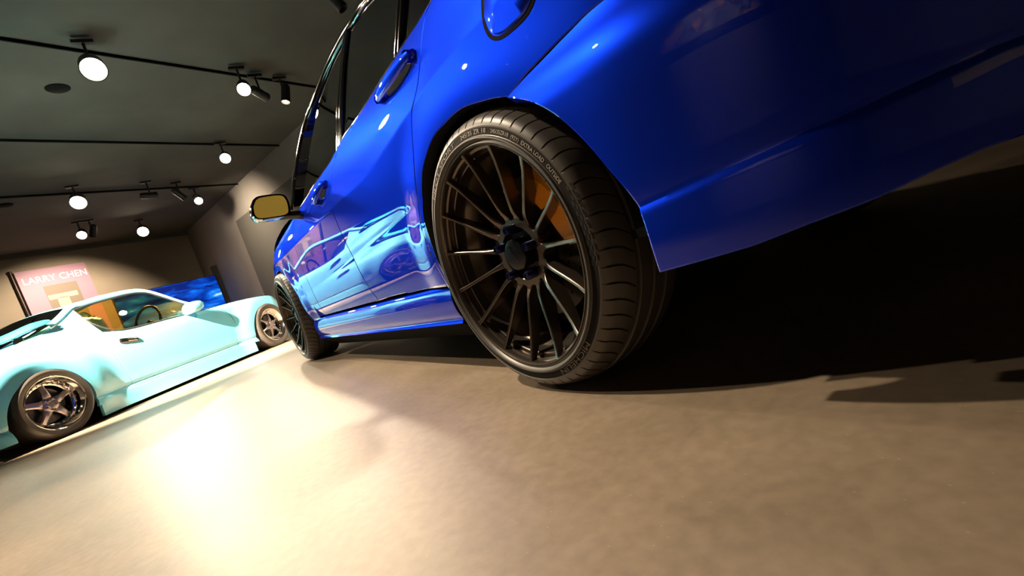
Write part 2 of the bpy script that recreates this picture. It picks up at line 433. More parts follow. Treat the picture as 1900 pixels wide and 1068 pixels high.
rcut = cut_bottom(rcut); mcut = cut_bottom(mcut)
rcut[-1, 1] = belt_f(rcut[-1, 0]); mcut[-1, 1] = belt_f(mcut[-1, 0])
XF0 = belt[-1, 0]
fcut = smooth_curve(np.array([(-1.90, sill_top_z(-1.9)+.004), (-1.93, .40), (-1.94, .55), (-1.935, .70), (XF0-.03, belt[-1, 1])]), 100)
def bline(x0, x1, n=80):
    x = np.linspace(x0, x1, n); return np.stack([x, sill_top_z(x)+.004], 1)
def tline(x0, x1, n=80):
    x = np.linspace(x0, x1, n); return np.stack([x, belt_f(x)], 1)
rear_door, _ = panel('rear_door', bline(mcut[0, 0], rcut[0, 0]), tline(mcut[-1, 0], rcut[-1, 0]), mcut, rcut, 'door', 130, 110)
front_door, _ = panel('front_door', bline(fcut[0, 0], mcut[0, 0]), tline(fcut[-1, 0], mcut[-1, 0]), fcut, mcut, 'door', 120, 100)
# rear arch
arch_px = [(838, 540), (832, 523), (812, 482), (801, 452), (789, 415), (785, 385), (784, 360), (784, 332), (787, 307), (802.6, 260), (827, 229), (858, 202), (900, 188), (922, 183), (945, 181)]
archL = smooth_curve(pxl(arch_px, 'door'), 160); archL[0, 1] = rcut[0, 1]
archR = smooth_curve(pxl([(945, 181), (985, 190), (1030, 215), (1080, 260), (1130, 318), (1165, 360), (1186, 396), (1200, 440), (1212, 478), (1222, 508)], 'bump'), 120)
archR[0] = archL[-1]
seam = smooth_curve(np.vstack([[archL[-1]], pxl([(970, 147), (1000, 115), (1060, 55), (1115, 5)], 'door'), [(.60, .632), (.74, .64)]]), 120)
Z_SH = .905
outer = np.vstack([rcut, smooth_curve(np.array([rcut[-1], (.25, .872), (.5, .895), (.745, .90)]), 100)[1:]])
nA = 220
k_ = len(rcut)
tt = np.r_[np.linspace(0, .56, k_), np.linspace(.56, 1, 101)[1:]]
topq = np.stack([np.interp(np.linspace(0, 1, nA+1), tt, outer[:, i]) for i in (0, 1)], 1)
# the quarter panel's far edge runs along the bumper seam: grid from the arch lip outwards
def quarter_grid():
    nu, nv = 260, 70; t = np.linspace(0, 1, nu+1); lo = np.vstack([archL, seam[1:]]); tl = np.r_[np.linspace(0, .58, len(archL)), np.linspace(.58, 1, len(seam))[1:]]
    tt = np.r_[np.linspace(0, .48, len(rcut)), np.linspace(.48, 1, 101)[1:]]
    bot = np.stack([np.interp(t, tl, lo[:, i]) for i in (0, 1)], 1); top = np.stack([np.interp(t, tt, outer[:, i]) for i in (0, 1)], 1)
    v = np.linspace(0, 1, nv+1)[:, None, None]
    return bot[None]*(1-v)+top[None]*v
G = P(quarter_grid(), 'door'); V, F = folded(G, (.1, YC, .6), .0040, .02); quarter = part('quarter_panel', V, F, blue, sharp=20); darken_fold(quarter, [len(F)], FOLD_FACES)
# rolled wheel-arch lip
def lip(name, curve, kind, depth=.03):
    G0 = P(curve, kind); V = []; F = []; n = len(G0)
    for k, (dy) in enumerate((0.002, depth)):
        V += [g+np.array([0, dy, 0]) for g in G0]
    F = [(i, i+1, n+i+1, n+i) for i in range(n-1)]
    return part(name, V, F, blackplastic)
# rear bumper
nu, nv = 170, 100
bpx = pxl([(1222, 508), (1400, 458), (1500, 420), (1640, 370), (1780, 310), (1900, 262)], 'bump')
bz = lambda s: np.interp(s, np.r_[bpx[:, 0], 1.0, 1.4], np.r_[bpx[:, 1], bpx[-1, 1]+.008, bpx[-1, 1]+.008])
sb = np.linspace(archR[-1, 0], S_REAR, nu+1); st_ = np.linspace(0, 1, nu+1)
botb = np.stack([sb, bz(sb)], 1)
seam_full = np.vstack([seam, [(S_REAR, .64)]]); topb = resample(seam_full, nu)
rightb = np.stack([np.full(nv+1, S_REAR), np.linspace(botb[-1, 1], .64, nv+1)], 1)
leftb = resample(archR[::-1], nv)
topb[:, 1] -= .001
G = P(tfi(botb, topb, leftb, rightb), 'bump')
V, F = folded(G, (.1, YC, .4), .0040, .02)
V = np.array(V); n0 = len(V); V2 = V.copy(); V2[:, 1] = 2*YC-V2[:, 1]
rear_bumper = part('rear_bumper', np.vstack([V, V2]), F+[tuple(i+n0 for i in f) for f in F], blue, sharp=20)
# front fender and front bumper
th = np.linspace(math.radians(-14), math.radians(168), 120)
archF = np.stack([AF[0]+.372*np.cos(th), AF[1]+.335*np.sin(th)], 1)
archF[0, 1] = sill_top_z(archF[0, 0])+.004
fo1 = np.array([(XF0-.03, belt[-1, 1]), (-2.3, .83), (-2.75, .79), (-3.02, .72)])
outF = np.vstack([fcut, smooth_curve(fo1, 90)[1:]]); ttF = np.r_[np.linspace(0, .5, len(fcut)), np.linspace(.5, 1, 91)[1:]]
def fender_grid():
    nu, nv = 180, 60
    bot = resample(archF, nu); top = np.stack([np.interp(np.linspace(0, 1, nu+1), ttF, outF[:, i]) for i in (0, 1)], 1)
    return tfi(bot, top, resample(np.array([archF[0], fcut[0]]), nv), resample(np.array([archF[-1], (-3.03, .52), (-3.02, .72)]), nv))
G = P(fender_grid(), 'door'); V, F = folded(G, (-2.6, YC, .6), .0040, .02); fender = part('front_fender', V, F, blue, sharp=20); darken_fold(fender, [len(F)], FOLD_FACES)
nu, nv = 120, 60
botf = np.stack([np.linspace(archF[-1, 0], S_FRONT, nu+1), np.full(nu+1, .20)], 1)
topf = resample(np.array([(-3.02, .70), (-3.2, .66), (S_FRONT, .62)]), nu); 
G = P(tfi(botf, topf, resample(np.array([(archF[-1, 0], .20), archF[-1], (-3.03, .52), (-3.02, .70)]), nv), resample(np.array([(S_FRONT, .20), (S_FRONT, .62)]), nv)), 'door')
V, F = folded(G, (-2.8, YC, .4), .002, .02); V = np.array(V); n0 = len(V); V2 = V.copy(); V2[:, 1] = 2*YC-V2[:, 1]
part('front_bumper', np.vstack([V, V2]), F+[tuple(i+n0 for i in f) for f in F], blue, sharp=20)
# side skirt
x0s, x1s = -2.235, -.372
nu, nv = 90, 50
def srow(x, z): return np.stack([x, z], 1)
xs = np.linspace(x0s, x1s, nu+1)
dzs = .0206*np.clip((xs+.4)/1.8, -1.2, 0)
G = P(tfi(srow(xs, .163+dzs), srow(xs, .290+dzs), srow(np.full(nv+1, x0s), np.linspace(.163, .290, nv+1)+dzs[0]), srow(np.full(nv+1, x1s), np.linspace(.163, .290, nv+1)+dzs[-1])), 'sill')
V, F = folded(G, (-1.3, YC, .25), 0, .12); skirt = part('side_skirt', V, F, blue, sharp=20); darken_fold(skirt, [len(F)], FOLD_FACES)
mirrored = [rear_door, front_door, quarter, fender, skirt]
for nm, cv, kd in (('rear_arch_lip', archL, 'door'), ('rear_arch_lip', archR, 'bump'), ('front_arch_lip', archF, 'door')):
    mirrored.append(lip(nm, cv, kd))

# ------------------------------------------------------------------ blue car: greenhouse
TUMB = .44
bx = np.linspace(belt[-1, 0]-.03, .25, 60)
def gy(x, z):                                                          # side glass surface
    xb = np.clip(x, -1.95, .3); zb = np.interp(xb, belt[::-1, 0], belt[::-1, 1])
    return o_door(xb, zb)+.012+TUMB*(z-zb)+.03*((z-zb)/.5)**2
def pxg(p, off=0.):
    d = ray(*p); Y = .15
    for _ in range(40):
        q = CAM+d*((Y-CAM[1])/d[1]); Y = .6*Y+.4*float(gy(q[0], q[2])+off)
    return q
rail = np.array([pxg(p) for p in [(678, 0), (655, 36), (633, 73), (609, 122), (583, 190), (565, 240), (553, 300), (547, 340), (545, 385)]])
# extend the roof rail rearwards beyond the frame
railx = np.vstack([[(.30, gy(.3, .95), .95), (.02, gy(.02, 1.13), 1.13), (-.25, gy(-.25, 1.235), 1.235), (-.45, gy(-.45, 1.275), 1.275)], rail])
railc = smooth_curve(railx, 160)
def on_glass(x, z, off=0): return np.array([x, gy(x, z)+off, z])
RAILX = railc[:, 0]; RAILZ = railc[:, 2]
order = np.argsort(RAILX)
railz = lambda x: float(np.interp(x, RAILX[order], RAILZ[order]))
def glass(name, xb0, xb1, xt0, xt1, m=blueglass, nu=40, nv=30, topf=None, off=.004, drop=.028):
    V = []
    for j in range(nv+1):
        v = j/nv
        for i in range(nu+1):
            u = i/nu; xb = xb0+(xb1-xb0)*u; xt = xt0+(xt1-xt0)*u; x = xb+(xt-xb)*v
            z = (belt_f(xb)+.002)*(1-v)+(railz(xt)-drop)*v; V.append((x, gy(x, z)+off, z))
    return part(name, V, grid_faces(nv, nu), m)
xB = pxg((632, 262))[0]; xBt = pxg((640, 78))[0]; xQ = pxg((738, 95))[0]; xQt = xQ
g1 = glass('front_door_window', -1.80, xB-.03, -1.70, xBt-.03)
g2 = glass('rear_door_window', xB+.03, xQ-.01, xBt+.03, xQ-.01)
g3 = glass('quarter_window', xQ+.025, .10, xQ+.025, -.03)
mirrored += [g1, g2, g3]
def strip(name, pts, wdt, thick, m, n=60, updir=None):
    """bowed trim strip along 3D pts, width across, bulging outwards (-y)"""
    C_ = smooth_curve(pts, n); V = []; F = []; k = 7
    for i in range(n+1):
        t = C_[min(i+1, n)]-C_[max(i-1, 0)]; t /= np.linalg.norm(t)
        out = np.array([0, -1, TUMB]); out /= np.linalg.norm(out); out -= t*(out@t); out /= np.linalg.norm(out); a = np.cross(t, out)
        for q in range(k):
            ph = math.pi*q/(k-1); V.append(C_[i]+a*(-math.cos(ph))*wdt/2+out*(math.sin(ph)*thick))
    for i in range(n):
        for q in range(k-1): F.append((i*k+q, (i+1)*k+q, (i+1)*k+q+1, i*k+q+1))
    return part(name, V, F, m)
def gl(x, z, off=0): return on_glass(x, z, off)
def pillar(name, xb, xt, w_, m, th_=.006):
    zb = belt_f(xb); zt = railz(xt)-.01
    return strip(name, [gl(xb+(xt-xb)*v, zb+(zt-zb)*v) for v in np.linspace(0, 1, 6)], w_, th_, m)
mirrored.append(pillar('door_pillar_trim', xB-.018, xBt-.018, .030, blackgloss, .010))
mirrored.append(pillar('door_pillar_trim', xB+.018, xBt+.018, .030, blackgloss, .010))
mirrored.append(pillar('window_divider', xQ-.002, xQ-.002, .022, blackgloss, .012))
mirrored.append(pillar('window_divider', xQ+.026, xQ+.026, .018, blackgloss, .010))
mirrored.append(strip('roof_rail', railc[30:], .055, .018, blackgloss, 120))
mirrored.append(strip('belt_moulding', [np.array([x, gy(x, belt_f(x)+.004)-.004, belt_f(x)+.004]) for x in np.linspace(-1.80, .1, 30)], .016, .006, blackgloss, 90))
# roof, screens, bonnet, boot
def sym_patch(name, left, m, crown, nu=36, thick=None, close=None):
    """left: (n,3) edge on the near side; crosses to the mirrored edge with a crown height"""
    L = np.array(left); R = L.copy(); R[:, 1] = 2*YC-R[:, 1]; V = []; n = len(L)
    for i in range(n):
        for k in range(nu+1):
            u = k/nu; p = L[i]*(1-u)+R[i]*u; c = crown[i] if hasattr(crown, '__len__') else crown
            p = p+np.array([0, 0, 1])*c*(1-(2*u-1)**2)
            V.append(p)
    return V, grid_faces(n-1, nu)
top = railc[(railc[:, 0] > -1.40)]
iA = np.argmin(abs(railc[:, 0]+1.40)); iC = np.argmin(abs(railc[:, 0]+.30))
roofL = railc[iC:iA+1]
V, F = sym_patch('roof', resample(roofL, 60), blue, .065); part('roof', V, F, blue)
iEnd = np.argmin(abs(railc[:, 2]-.93)+10*(railc[:, 0] > -1.0))
wsL = railc[iA:]
wsL = resample(wsL, 50).copy()
V = []; nuW = 36
for i, p in enumerate(wsL):
    v = i/50
    for k in range(nuW+1):
        u = k/nuW; s_ = 1-(2*u-1)**2
        V.append((p[0]-.20*s_*v**.6-.02*s_, p[1]+(2*YC-2*p[1])*u, p[2]+.065*s_*(1-v)+.03*s_*v))
part('windscreen', V, grid_faces(50, nuW), blueglass)
rwL = resample(railc[:iC+1][::-1], 40); V = []
for i, p in enumerate(rwL):
    v = i/40
    for k in range(nuW+1):
        u = k/nuW; s_ = 1-(2*u-1)**2; q = .03*v
        yy = p[1]+q+(2*YC-2*p[1]-2*q)*u
        V.append((p[0]+.05*s_, yy, p[2]+.065*s_*(1-v)+.02*s_*v))
part('rear_window', V, grid_faces(40, nuW), blueglass)
# rear pillar (painted) between quarter window and rear window
V = []
for v in np.linspace(0, 1, 20):
    for u in np.linspace(0, 1, 14):
        xb = .08+.50*u; xt = -.05+.34*u; x = xb+(xt-xb)*v
        zb = belt_f(.02) if xb < .1 else np.interp(xb, [.1, .6], [rcut[-1, 1], .898]); zt = railz(min(xt, .3))-.01; z = zb+(zt-zb)*v
        V.append((x, gy(min(x, .3), min(z, 1.3))+.004, z))
mirrored.append(part('rear_pillar', V, grid_faces(19, 13), blue))
# bonnet
hoodL = np.array([(-1.90, .10, .858), (-2.3, .075, .838), (-2.75, .085, .795), (-3.02, .14, .725), (-3.2, .25, .675), (-3.36, .44, .640), (-3.46, .70, .628)])
V, F = sym_patch('bonnet', smooth_curve(hoodL, 40), blue, .07); part('bonnet', V, F, blue)
# boot lid + rear face + tail lamps
bootL = np.array([(.22, .10, .915), (.50, .085, .905), (.745, .085, .902), (.82, .12, .885)])
V, F = sym_patch('boot_lid', smooth_curve(bootL, 24), blue, .04); part('boot_lid', V, F, blue)
mb = MB(); mb.rbox((.84, YC, .77), (.10, 1.05, .26), .03); o = mb.build('rear_panel', blue, car, loc=-ROOT)
for sg in (-1, 1):
    mb = MB(); mb.rbox((.775, YC+sg*.64, .78), (.17, .26, .19), .05, R=[[.93, -sg*.36, 0], [sg*.36, .93, 0], [0, 0, 1]]); mb.build('tail_lamp', redlens, car, loc=-ROOT)
for sg in (-1, 1):
    mb = MB(); mb.rbox((-3.18, YC+sg*.58, .655), (.20, .26, .07), .02, R=[[.92, sg*.39, 0], [-sg*.39, .92, 0], [0, 0, 1]]); mb.build('head_lamp', lensdim, car, loc=-ROOT)
# underbody and wheel wells, cabin tub
mb = MB()
mb.box((-1.31, YC, .215), (1.78, 2*YC-.20, .05)); mb.box((.50, YC, .31), (.40, 2*YC-.50, .04)); mb.box((-3.05, YC, .26), (.40, 2*YC-.90, .05))
mb.box((0, YC, .36), (.92, 2*YC-.66, .20)); mb.box((-2.62, YC, .36), (.92, 2*YC-.66, .20))
mb.box((-.9, YC, .50), (2.3, 2*YC-.24, .03)); mb.box((.30, YC, .66), (.9, 2*YC-.30, .03)); mb.box((-2.5, YC, .66), (1.2, 2*YC-.32, .03))
ss = np.linspace(.33, S_REAR, 60); xo, yo, nx_, ny_ = outline(ss); near = [(x+a*.045, y+b*.045) for x, y, a, b in zip(xo, yo, nx_, ny_)]
mb.prism(near+[(x, 2*YC-y) for x, y in near[::-1]], .285, .30, axis='z')
sf = np.linspace(-2.95, S_FRONT, 60); xo, yo, nx_, ny_ = outline(sf); fr_n = [(x+a*.05, y+b*.05) for x, y, a, b in zip(xo, yo, nx_, ny_)]
for zz in (.24, .58): mb.prism(fr_n+[(x, 2*YC-y) for x, y in fr_n[::-1]], zz, zz+.02, axis='z')
mb.build('underbody', blackmatte, car, smooth=False, loc=-ROOT)
def well(cx_):
    mb = MB(); mb.lathe([(.385, .05), (.385, .28), (.20, .30)], 40, math.radians(-12), math.radians(192))
    o = mb.build('wheel_well', blackmatte, car, loc=np.array([cx_, 0, .30])-ROOT); return o
mirrored += [well(.012), well(-2.62)]
# seats
for sg in (-1, 1):
    for (sx, dk) in ((-1.30, .10), (-.66, .20)):
        mb = MB(); mb.rbox((sx, YC+sg*.36, .62), (.50, .48, .18), .06); mb.rbox((sx+.25, YC+sg*.36, .90-dk*.5), (.14, .46, .52), .06, R=[[.97, 0, .25], [0, 1, 0], [-.25, 0, .97]]); mb.rbox((sx+.32, YC+sg*.36, 1.20-dk), (.10, .26, .14), .04)
        mb.build('seat', darkfab, car, loc=-ROOT)

# door handles: pocket + grip bar
def handle(pA, pB, hw):
    a, b = px(pA, 'door'), px(pB, 'door')
    ax = np.array([b[0]-a[0], b[1]-a[1]]); L = np.linalg.norm(ax); ax /= L; nz = np.array([-ax[1], ax[0]])
    n, V, F = 28, [], []
    k = 12
    for i in range(n+1):                                              # grip: arched bar standing proud
        u = i/n; c = a+ax*L*u
        prof = math.sin(math.pi*u)**.35 if 0 < u < 1 else 0
        h_ = hw*(.62+.38*math.sin(math.pi*u)); d_ = .005+.020*prof
        yc = float(o_door(c[0], c[1]))-d_
        for q in range(k):
            ph = 2*math.pi*q/k; V.append((c[0]+nz[0]*h_*.5*math.sin(ph), yc+.009*math.cos(ph), c[1]+nz[1]*h_*.5*math.sin(ph)))
    for i in range(n):
        for q in range(k): F.append((i*k+q, i*k+(q+1) % k, (i+1)*k+(q+1) % k, (i+1)*k+q))
    F += [tuple(range(k)), tuple(n*k+q for q in range(k))]
    for e, cc in enumerate((a, b)):                                    # mounting feet
        y0 = float(o_door(cc[0], cc[1]))
        cc2 = cc+ax*(.018 if e == 0 else -.018)
        n0 = len(V); 
        for yy in (y0+.01, y0-.022):
            for q in range(k):
                ph = 2*math.pi*q/k; V.append((cc2[0]+ax[0]*.018*math.cos(ph)+nz[0]*hw*.42*math.sin(ph), yy, cc2[1]+ax[1]*.018*math.cos(ph)+nz[1]*hw*.42*math.sin(ph)))
        F += [(n0+q, n0+(q+1) % k, n0+k+(q+1) % k, n0+k+q) for q in range(k)]
    o = part('door_handle', V, F, blue, sharp=50)
    # dark finger pocket (shallow dish standing just off the skin)
    cc = a*.45+b*.55; V = []; F = []; R_ = 5; k = 28
    for r in range(R_+1):
        f_ = r/R_
        for q in range(k):
            ph = 2*math.pi*q/k; dx = L*.36*f_*math.cos(ph); dz = hw*.85*f_*math.sin(ph)
            X = cc[0]+ax[0]*dx+nz[0]*dz-nz[0]*.004; Z = cc[1]+ax[1]*dx+nz[1]*dz-nz[1]*.004
            V.append((X, float(o_door(X, Z))-.0012, Z))
    for r in range(R_):
        for q in range(k): F.append((r*k+q, r*k+(q+1) % k, (r+1)*k+(q+1) % k, (r+1)*k+q))
    p_ = part('handle_pocket', V, F, blackgloss)
    return [o, p_]
mirrored += handle((708, 186), (771, 98), .036)
mirrored += handle((590, 377), (607, 338), .036)
# fuel flap (outline groove) on the quarter
fc = px((938, -22), 'door')
V = []; F = []; k = 48
for r in (0, .55, .93, 1.0):
    for q in range(k):
        ph = 2*math.pi*q/k; sx = abs(math.cos(ph))**.7*math.copysign(1, math.cos(ph)); sz = abs(math.sin(ph))**.7*math.copysign(1, math.sin(ph))
        X = fc[0]+.072*r*sx; Z = fc[1]+.066*r*sz; V.append((X, float(o_door(X, Z))-(.0035 if r < .99 else -.004), Z))
for r in range(3):
    for q in range(k): F.append((r*k+q, r*k+(q+1) % k, (r+1)*k+(q+1) % k, (r+1)*k+q))
part('fuel_flap', V, F, blue, sharp=60)
V = []; F = []
for r in (1.0, 1.10):
    for q in range(k):
        ph = 2*math.pi*q/k; sx = abs(math.cos(ph))**.7*math.copysign(1, math.cos(ph)); sz = abs(math.sin(ph))**.7*math.copysign(1, math.sin(ph))
        X = fc[0]+.072*r*sx; Z = fc[1]+.066*r*sz; V.append((X, float(o_door(X, Z))-.0008, Z))
for q in range(k): F.append((q, (q+1) % k, k+(q+1) % k, k+q))
part('fuel_flap_gap', V, F, blackmatte)
# wing mirror
XM = -1.76
def on_x(p, X): d = ray(*p); return CAM+d*((X-CAM[0])/d[0])
mq = [on_x(p, XM) for p in [(465, 384), (472, 369), (490, 364), (522, 362), (533, 372), (538, 392), (533, 401), (505, 406), (478, 408), (468, 400)]]
mq = smooth_curve(np.array(mq+[mq[0]]), 40)[:-1]; cen = mq.mean(0)
V = []; F = []; n = len(mq)
for (sc_, dx) in ((.89, .006), (1.0, .022), (1.03, .0), (1.02, -.05), (.86, -.10), (.5, -.125), (.05, -.13)):
    for p in mq: q = cen+(p-cen)*sc_; V.append((q[0]+dx, q[1], q[2]))
for j in range(6):
    for i in range(n): F.append((j*n+i, j*n+(i+1) % n, (j+1)*n+(i+1) % n, (j+1)*n+i))
mh = part('wing_mirror', V, F, blackgloss, sharp=50)
mh.data.materials.clear(); mh.data.materials.append(blackgloss)
V = [tuple(cen+(p-cen)*.87+np.array([.0175+.10*(p-cen)[1]+.04*(p-cen)[2], 0, 0])) for p in mq]
o = mesh_obj('mirror_glass', np.array(V)-ROOT, [tuple(range(n))], mirrorm, mh); 
MIRROR_GLASS = o
mb = MB(); a_ = on_x((533, 396), XM); b_2 = on_x((549, 402), XM); mb.tube([a_-np.array([.03, .03, 0]), (a_+b_2)/2, b_2+np.array([0, .05, .0])], [.022, .020, .026], 12)
o = mb.build('mirror_arm', blackgloss, mh, loc=-ROOT)
mirrored.append(mh)

# ------------------------------------------------------------------ blue car: wheels
TR = .314
def build_wheel(loc, phase, lettering=True):
    loc = np.array(loc)
    mb = MB()
    # lip, stepped lip, barrel  (y = 0 is the outer face of the rim flange, + is inboard)
    mb.lathe([(.2360, .215), (.2440, .208), (.2450, .198), (.222, .185), (.205, .15), (.203, .11), (.208, .085), (.2240, .066), (.2265, .060), (.2290, .036), (.2310, .034), (.2392, .033),
              (.2400, .030), (.2412, .010), (.2422, .0040), (.2436, .0008), (.2452, .0006), (.2462, .003), (.2462, .008), (.243, .016), (.236, .020)], 180)
    rim = mb.build('wheel', wheelgrey, car, loc=loc-ROOT, sharp=30)
    # spokes
    def front_y(r): return np.interp(r, [.050, .070, .082, .098, .118, .20, .228, .240], [.060, .059, .056, .046, .040, .022, .012, .006])
    V = []; F = []; rs = [.062, .070, .078, .086, .096, .108, .125, .15, .18, .21, .230, .2420]
    hw = [.0130, .0115, .0095, .0068, .0052, .0044, .0040, .0038, .0037, .0038, .0042, .0052]
    dp = [.030, .032, .034, .036, .039, .041, .040, .036, .030, .024, .020, .016]
    for r, w_, d_ in zip(rs, hw, dp):
        y0 = float(front_y(r)); ch = min(.0016, w_*.4)
        for (a, y) in ((-w_+ch, y0), (w_-ch, y0), (w_, y0+ch), (w_*1.05, y0+d_*.55), (w_*.75, y0+d_), (-w_*.75, y0+d_), (-w_*1.05, y0+d_*.55), (-w_, y0+ch)): V.append((r, y, a))
    k = 8
    for i in range(len(rs)-1):
        for q in range(k): F.append((i*k+q, i*k+(q+1) % k, (i+1)*k+(q+1) % k, (i+1)*k+q))
    F += [tuple(range(k)), tuple((len(rs)-1)*k+q for q in range(k))]
    sp0 = None
    for j in range(15):
        a = phase+2*math.pi*j/15
        if sp0 is None:
            s_ = mesh_obj('spoke', V, F, wheelgrey, rim); autosharp(s_, 28); sp0 = s_
        else:
            s_ = sp0.copy(); COL.objects.link(s_)
        s_.rotation_euler = (0, -a, 0)
    # hub face with scalloped edge, bolt pockets ring
    n = 180; V = []; F = []; prof = [(.0605, .080, 0), (.0605, .0575, 0), (.0618, .0560, 0), (.0700, .0560, .3), (.0755, .0560, .75), (.0768, .0585, 1), (.0755, .095, 1)]
    for i in range(n):
        a = 2*math.pi*i/n; sc2 = .5+.5*math.cos(15*(a-phase))
        for (r, y, wv) in prof:
            rr_ = r+wv*.0095*(sc2**1.5); V.append((rr_*math.cos(a), y, rr_*math.sin(a)))
    k = len(prof)
    for i in range(n):
        j = (i+1) % n
        for q in range(k-1): F.append((i*k+q, j*k+q, j*k+q+1, i*k+q+1))
    o = mesh_obj('hub_face', V, F, wheelgrey, rim); autosharp(o, 30)
    mb = MB(); mb.lathe([(.0, .0700), (.046, .0700), (.0608, .0700), (.0608, .085)], 64); mb.build('hub_recess', hubblack, rim)
    mb = MB(); mb.lathe([(.0, .038), (.024, .0382), (.0335, .039), (.0355, .041), (.0362, .045), (.0365, .070)], 48); cap = mb.build('centre_cap', hubblack, rim)
    ac = phase+.2
    mb = MB(); 
    for (u, v, l_2, w_2) in ((0, 0, .040, .0022), (-.018, .002, .009, .006), (.017, 0, .004, .005)):
        mb.box((u, .0376, v), (l_2, .0012, w_2))
    e = mb.build('cap_emblem', chrome, cap, smooth=False); e.rotation_euler = (0, math.radians(62), 0); e['label'] = 'thin silver emblem'
    nut0 = None
    for j in range(5):
        a = phase+math.radians(12)+2*math.pi*j/5
        if nut0 is None:
            mb = MB(); mb.lathe([(.0, .0180), (.0052, .0182), (.0058, .0200), (.0060, .0165), (.0088, .0165), (.0098, .0180), (.0100, .040), (.0118, .046), (.0122, .066)], 24); nut0 = mb.build('lug_nut', nutblue, rim); nt = nut0
        else:
            nt = nut0.copy(); COL.objects.link(nt)
        nt.location = (.0572*math.cos(a), .014, .0572*math.sin(a))
    # air valve
    # tyre
    side = [(.2415, .012), (.2440, .004), (.2475, .0020), (.2520, .0035), (.2545, .0005), (.2560, -.0040), (.2580, -.0050), (.2600, -.0045), (.2615, -.0005), (.2625, .0002), (.2640, .0002), (.2650, .0008),
            (.2790, .0030), (.2800, .0022), (.2830, .0030), (.2900, .0070), (.2960, .0125), (.2995, .0195), (.3025, .0275), (.3060, .0370), (.3087, .0470), (.3107, .0560)]
    tread = [(.3120, .0640), (.3060, .0660), (.3060, .0730), (.3132, .0750), (.3138, .1000), (.3065, .1020), (.3065, .1110), (.3140, .1130), (.3138, .1380), (.3065, .1400), (.3065, .1480), (.3135, .1500), (.3120, .1720), (.3090, .186), (.3050, .196), (.2950, .206), (.2800, .213), (.2600, .215), (.2440, .208), (.238, .200)]
    prof = side+tread; k = len(prof); ns_ = len(side); V = []; F = []
    NP = 60; frs = [0., .025, .105, .13, .34, .56, .78]; nseg = NP*len(frs)
    for i in range(NP):
        for fi, fr_ in enumerate(frs):
            for q, (r, y) in enumerate(prof):
                a = 2*math.pi*(i+fr_-1.6*sstep((y-.010)/.12)*(q > 14))/NP
                g = 0.
                if fi in (1, 2) and 15 <= q <= ns_: g = .0075*min(1, (q-14)/3)
                V.append(((r-g)*math.cos(a), y, (r-g)*math.sin(a)))
    for i in range(nseg):
        j = (i+1) % nseg
        for q in range(k-1): F.append((i*k+q, j*k+q, j*k+q+1, i*k+q+1))
    V = np.array(V); V[:, 2] = np.maximum(V[:, 2], -loc[2])
    ty = mesh_obj('tyre', V, F, rubber, car, loc=loc-ROOT+np.array([0, 0, -.006])*0); autosharp(ty, 22)
    if lettering:
        sw = lambda r: float(np.interp(r, [p_[0] for p_ in side[10:]], [p_[1] for p_ in side[10:]]))
        def ring(body, deg, rad, size, span):
            v0, f0 = text_mesh(body, size, lambda x, y, h: (x, y, h)); v0 = np.array(v0); kx = math.radians(span)*rad/np.ptp(v0[:, 0]); out = []
            for x, y, h in v0:
                t = math.radians(deg)-x*kx/rad; r = rad+y; out.append((r*math.cos(t), sw(r)-.0006-h, r*math.sin(t)))
            return out, f0
        bd = MB(); bd.lathe([(r, sw(r)-.0006) for r in (.2640, .2642, .2665, .2700, .2740, .2775, .2778)], 180); b_o = bd.build('sidewall_band', mat('tyre_black_band', (.010, .009, .008), rough=.8, spec=.2), ty); b_o['label'] = 'matt black band carrying the sidewall lettering'
        for (body, deg, rad, size, span) in (('245/35 ZR 18', 79.5, .2665, .0125, 20), ('245/35ZR18  (92Y)  EXTRA LOAD', 49.5, .2670, .0105, 33), ('OUTSIDE', 26.5, .2670, .0105, 9)):
            v_, f_ = ring(body, deg, rad, size, span); ml = MB(); ml.add(v_, f_)
            lt = ml.build('lettering', letter, ty, sharp=20); lt['label'] = 'pale raised lettering reading '+' '.join(body.split())
        for (body, deg, rad, size, span) in (('PILOT SPORT', 116, .2660, .0140, 40), ('MICHELIN', -59, .2655, .0160, 27)):
            v_, f_ = ring(body, deg, rad, size, span); ml = MB(); ml.add(v_, f_)
            ml.build('brand_lettering', mat('tyre_lettering_dark', (.16, .14, .12), rough=.5), ty, sharp=20)
        # chequered flag band
        ck = MB()
        for c_ in range(16):
            for r_ in range(4):
                if (c_+r_) % 2 == 0 and (r_ < 3 or c_ > 2):
                    t0 = math.radians(19.5-c_*1.9); t1_ = t0-math.radians(1.9); ra = .2885-.0048*r_-c_*.0002; sz = .0046*(1-c_*.02)
                    q = [(r*math.cos(t), sw(r)-.0009, r*math.sin(t)) for (t, r) in ((t0, ra), (t1_, ra), (t1_, ra-sz), (t0, ra-sz))]
                    ck.add(q, [(0, 1, 2, 3)])
        ck.build('chequered_flag_print', mat('tyre_print_black', (.006, .006, .006), rough=.7), ty, smooth=False)['kind'] = 'stuff'
    # brake disc and caliper
    mb = MB(); mb.lathe([(.062, .112), (.072, .098), (.080, .098), (.082, .108), (.162, .108), (.163, .112), (.163, .132), (.162, .136), (.08, .136)], 96); dsc = mb.build('brake_disc', steel, car, loc=loc-ROOT)
    hol = MB()
    for j in range(36):
        a = 2*math.pi*j/36
        for r in (.10+.006*(j % 3), .135+.005*(j % 3)):
            c_ = np.array([r*math.cos(a), .1074, r*math.sin(a)]); q = [c_+.0035*np.array([math.cos(p), 0, math.sin(p)]) for p in np.linspace(0, 2*math.pi, 8, endpoint=False)]; hol.add(q, [tuple(range(8))])
    hol.build('vent_holes', blackmatte, dsc, smooth=False)['kind'] = 'stuff'
    mb = MB(); n = 26; V = []; F = []
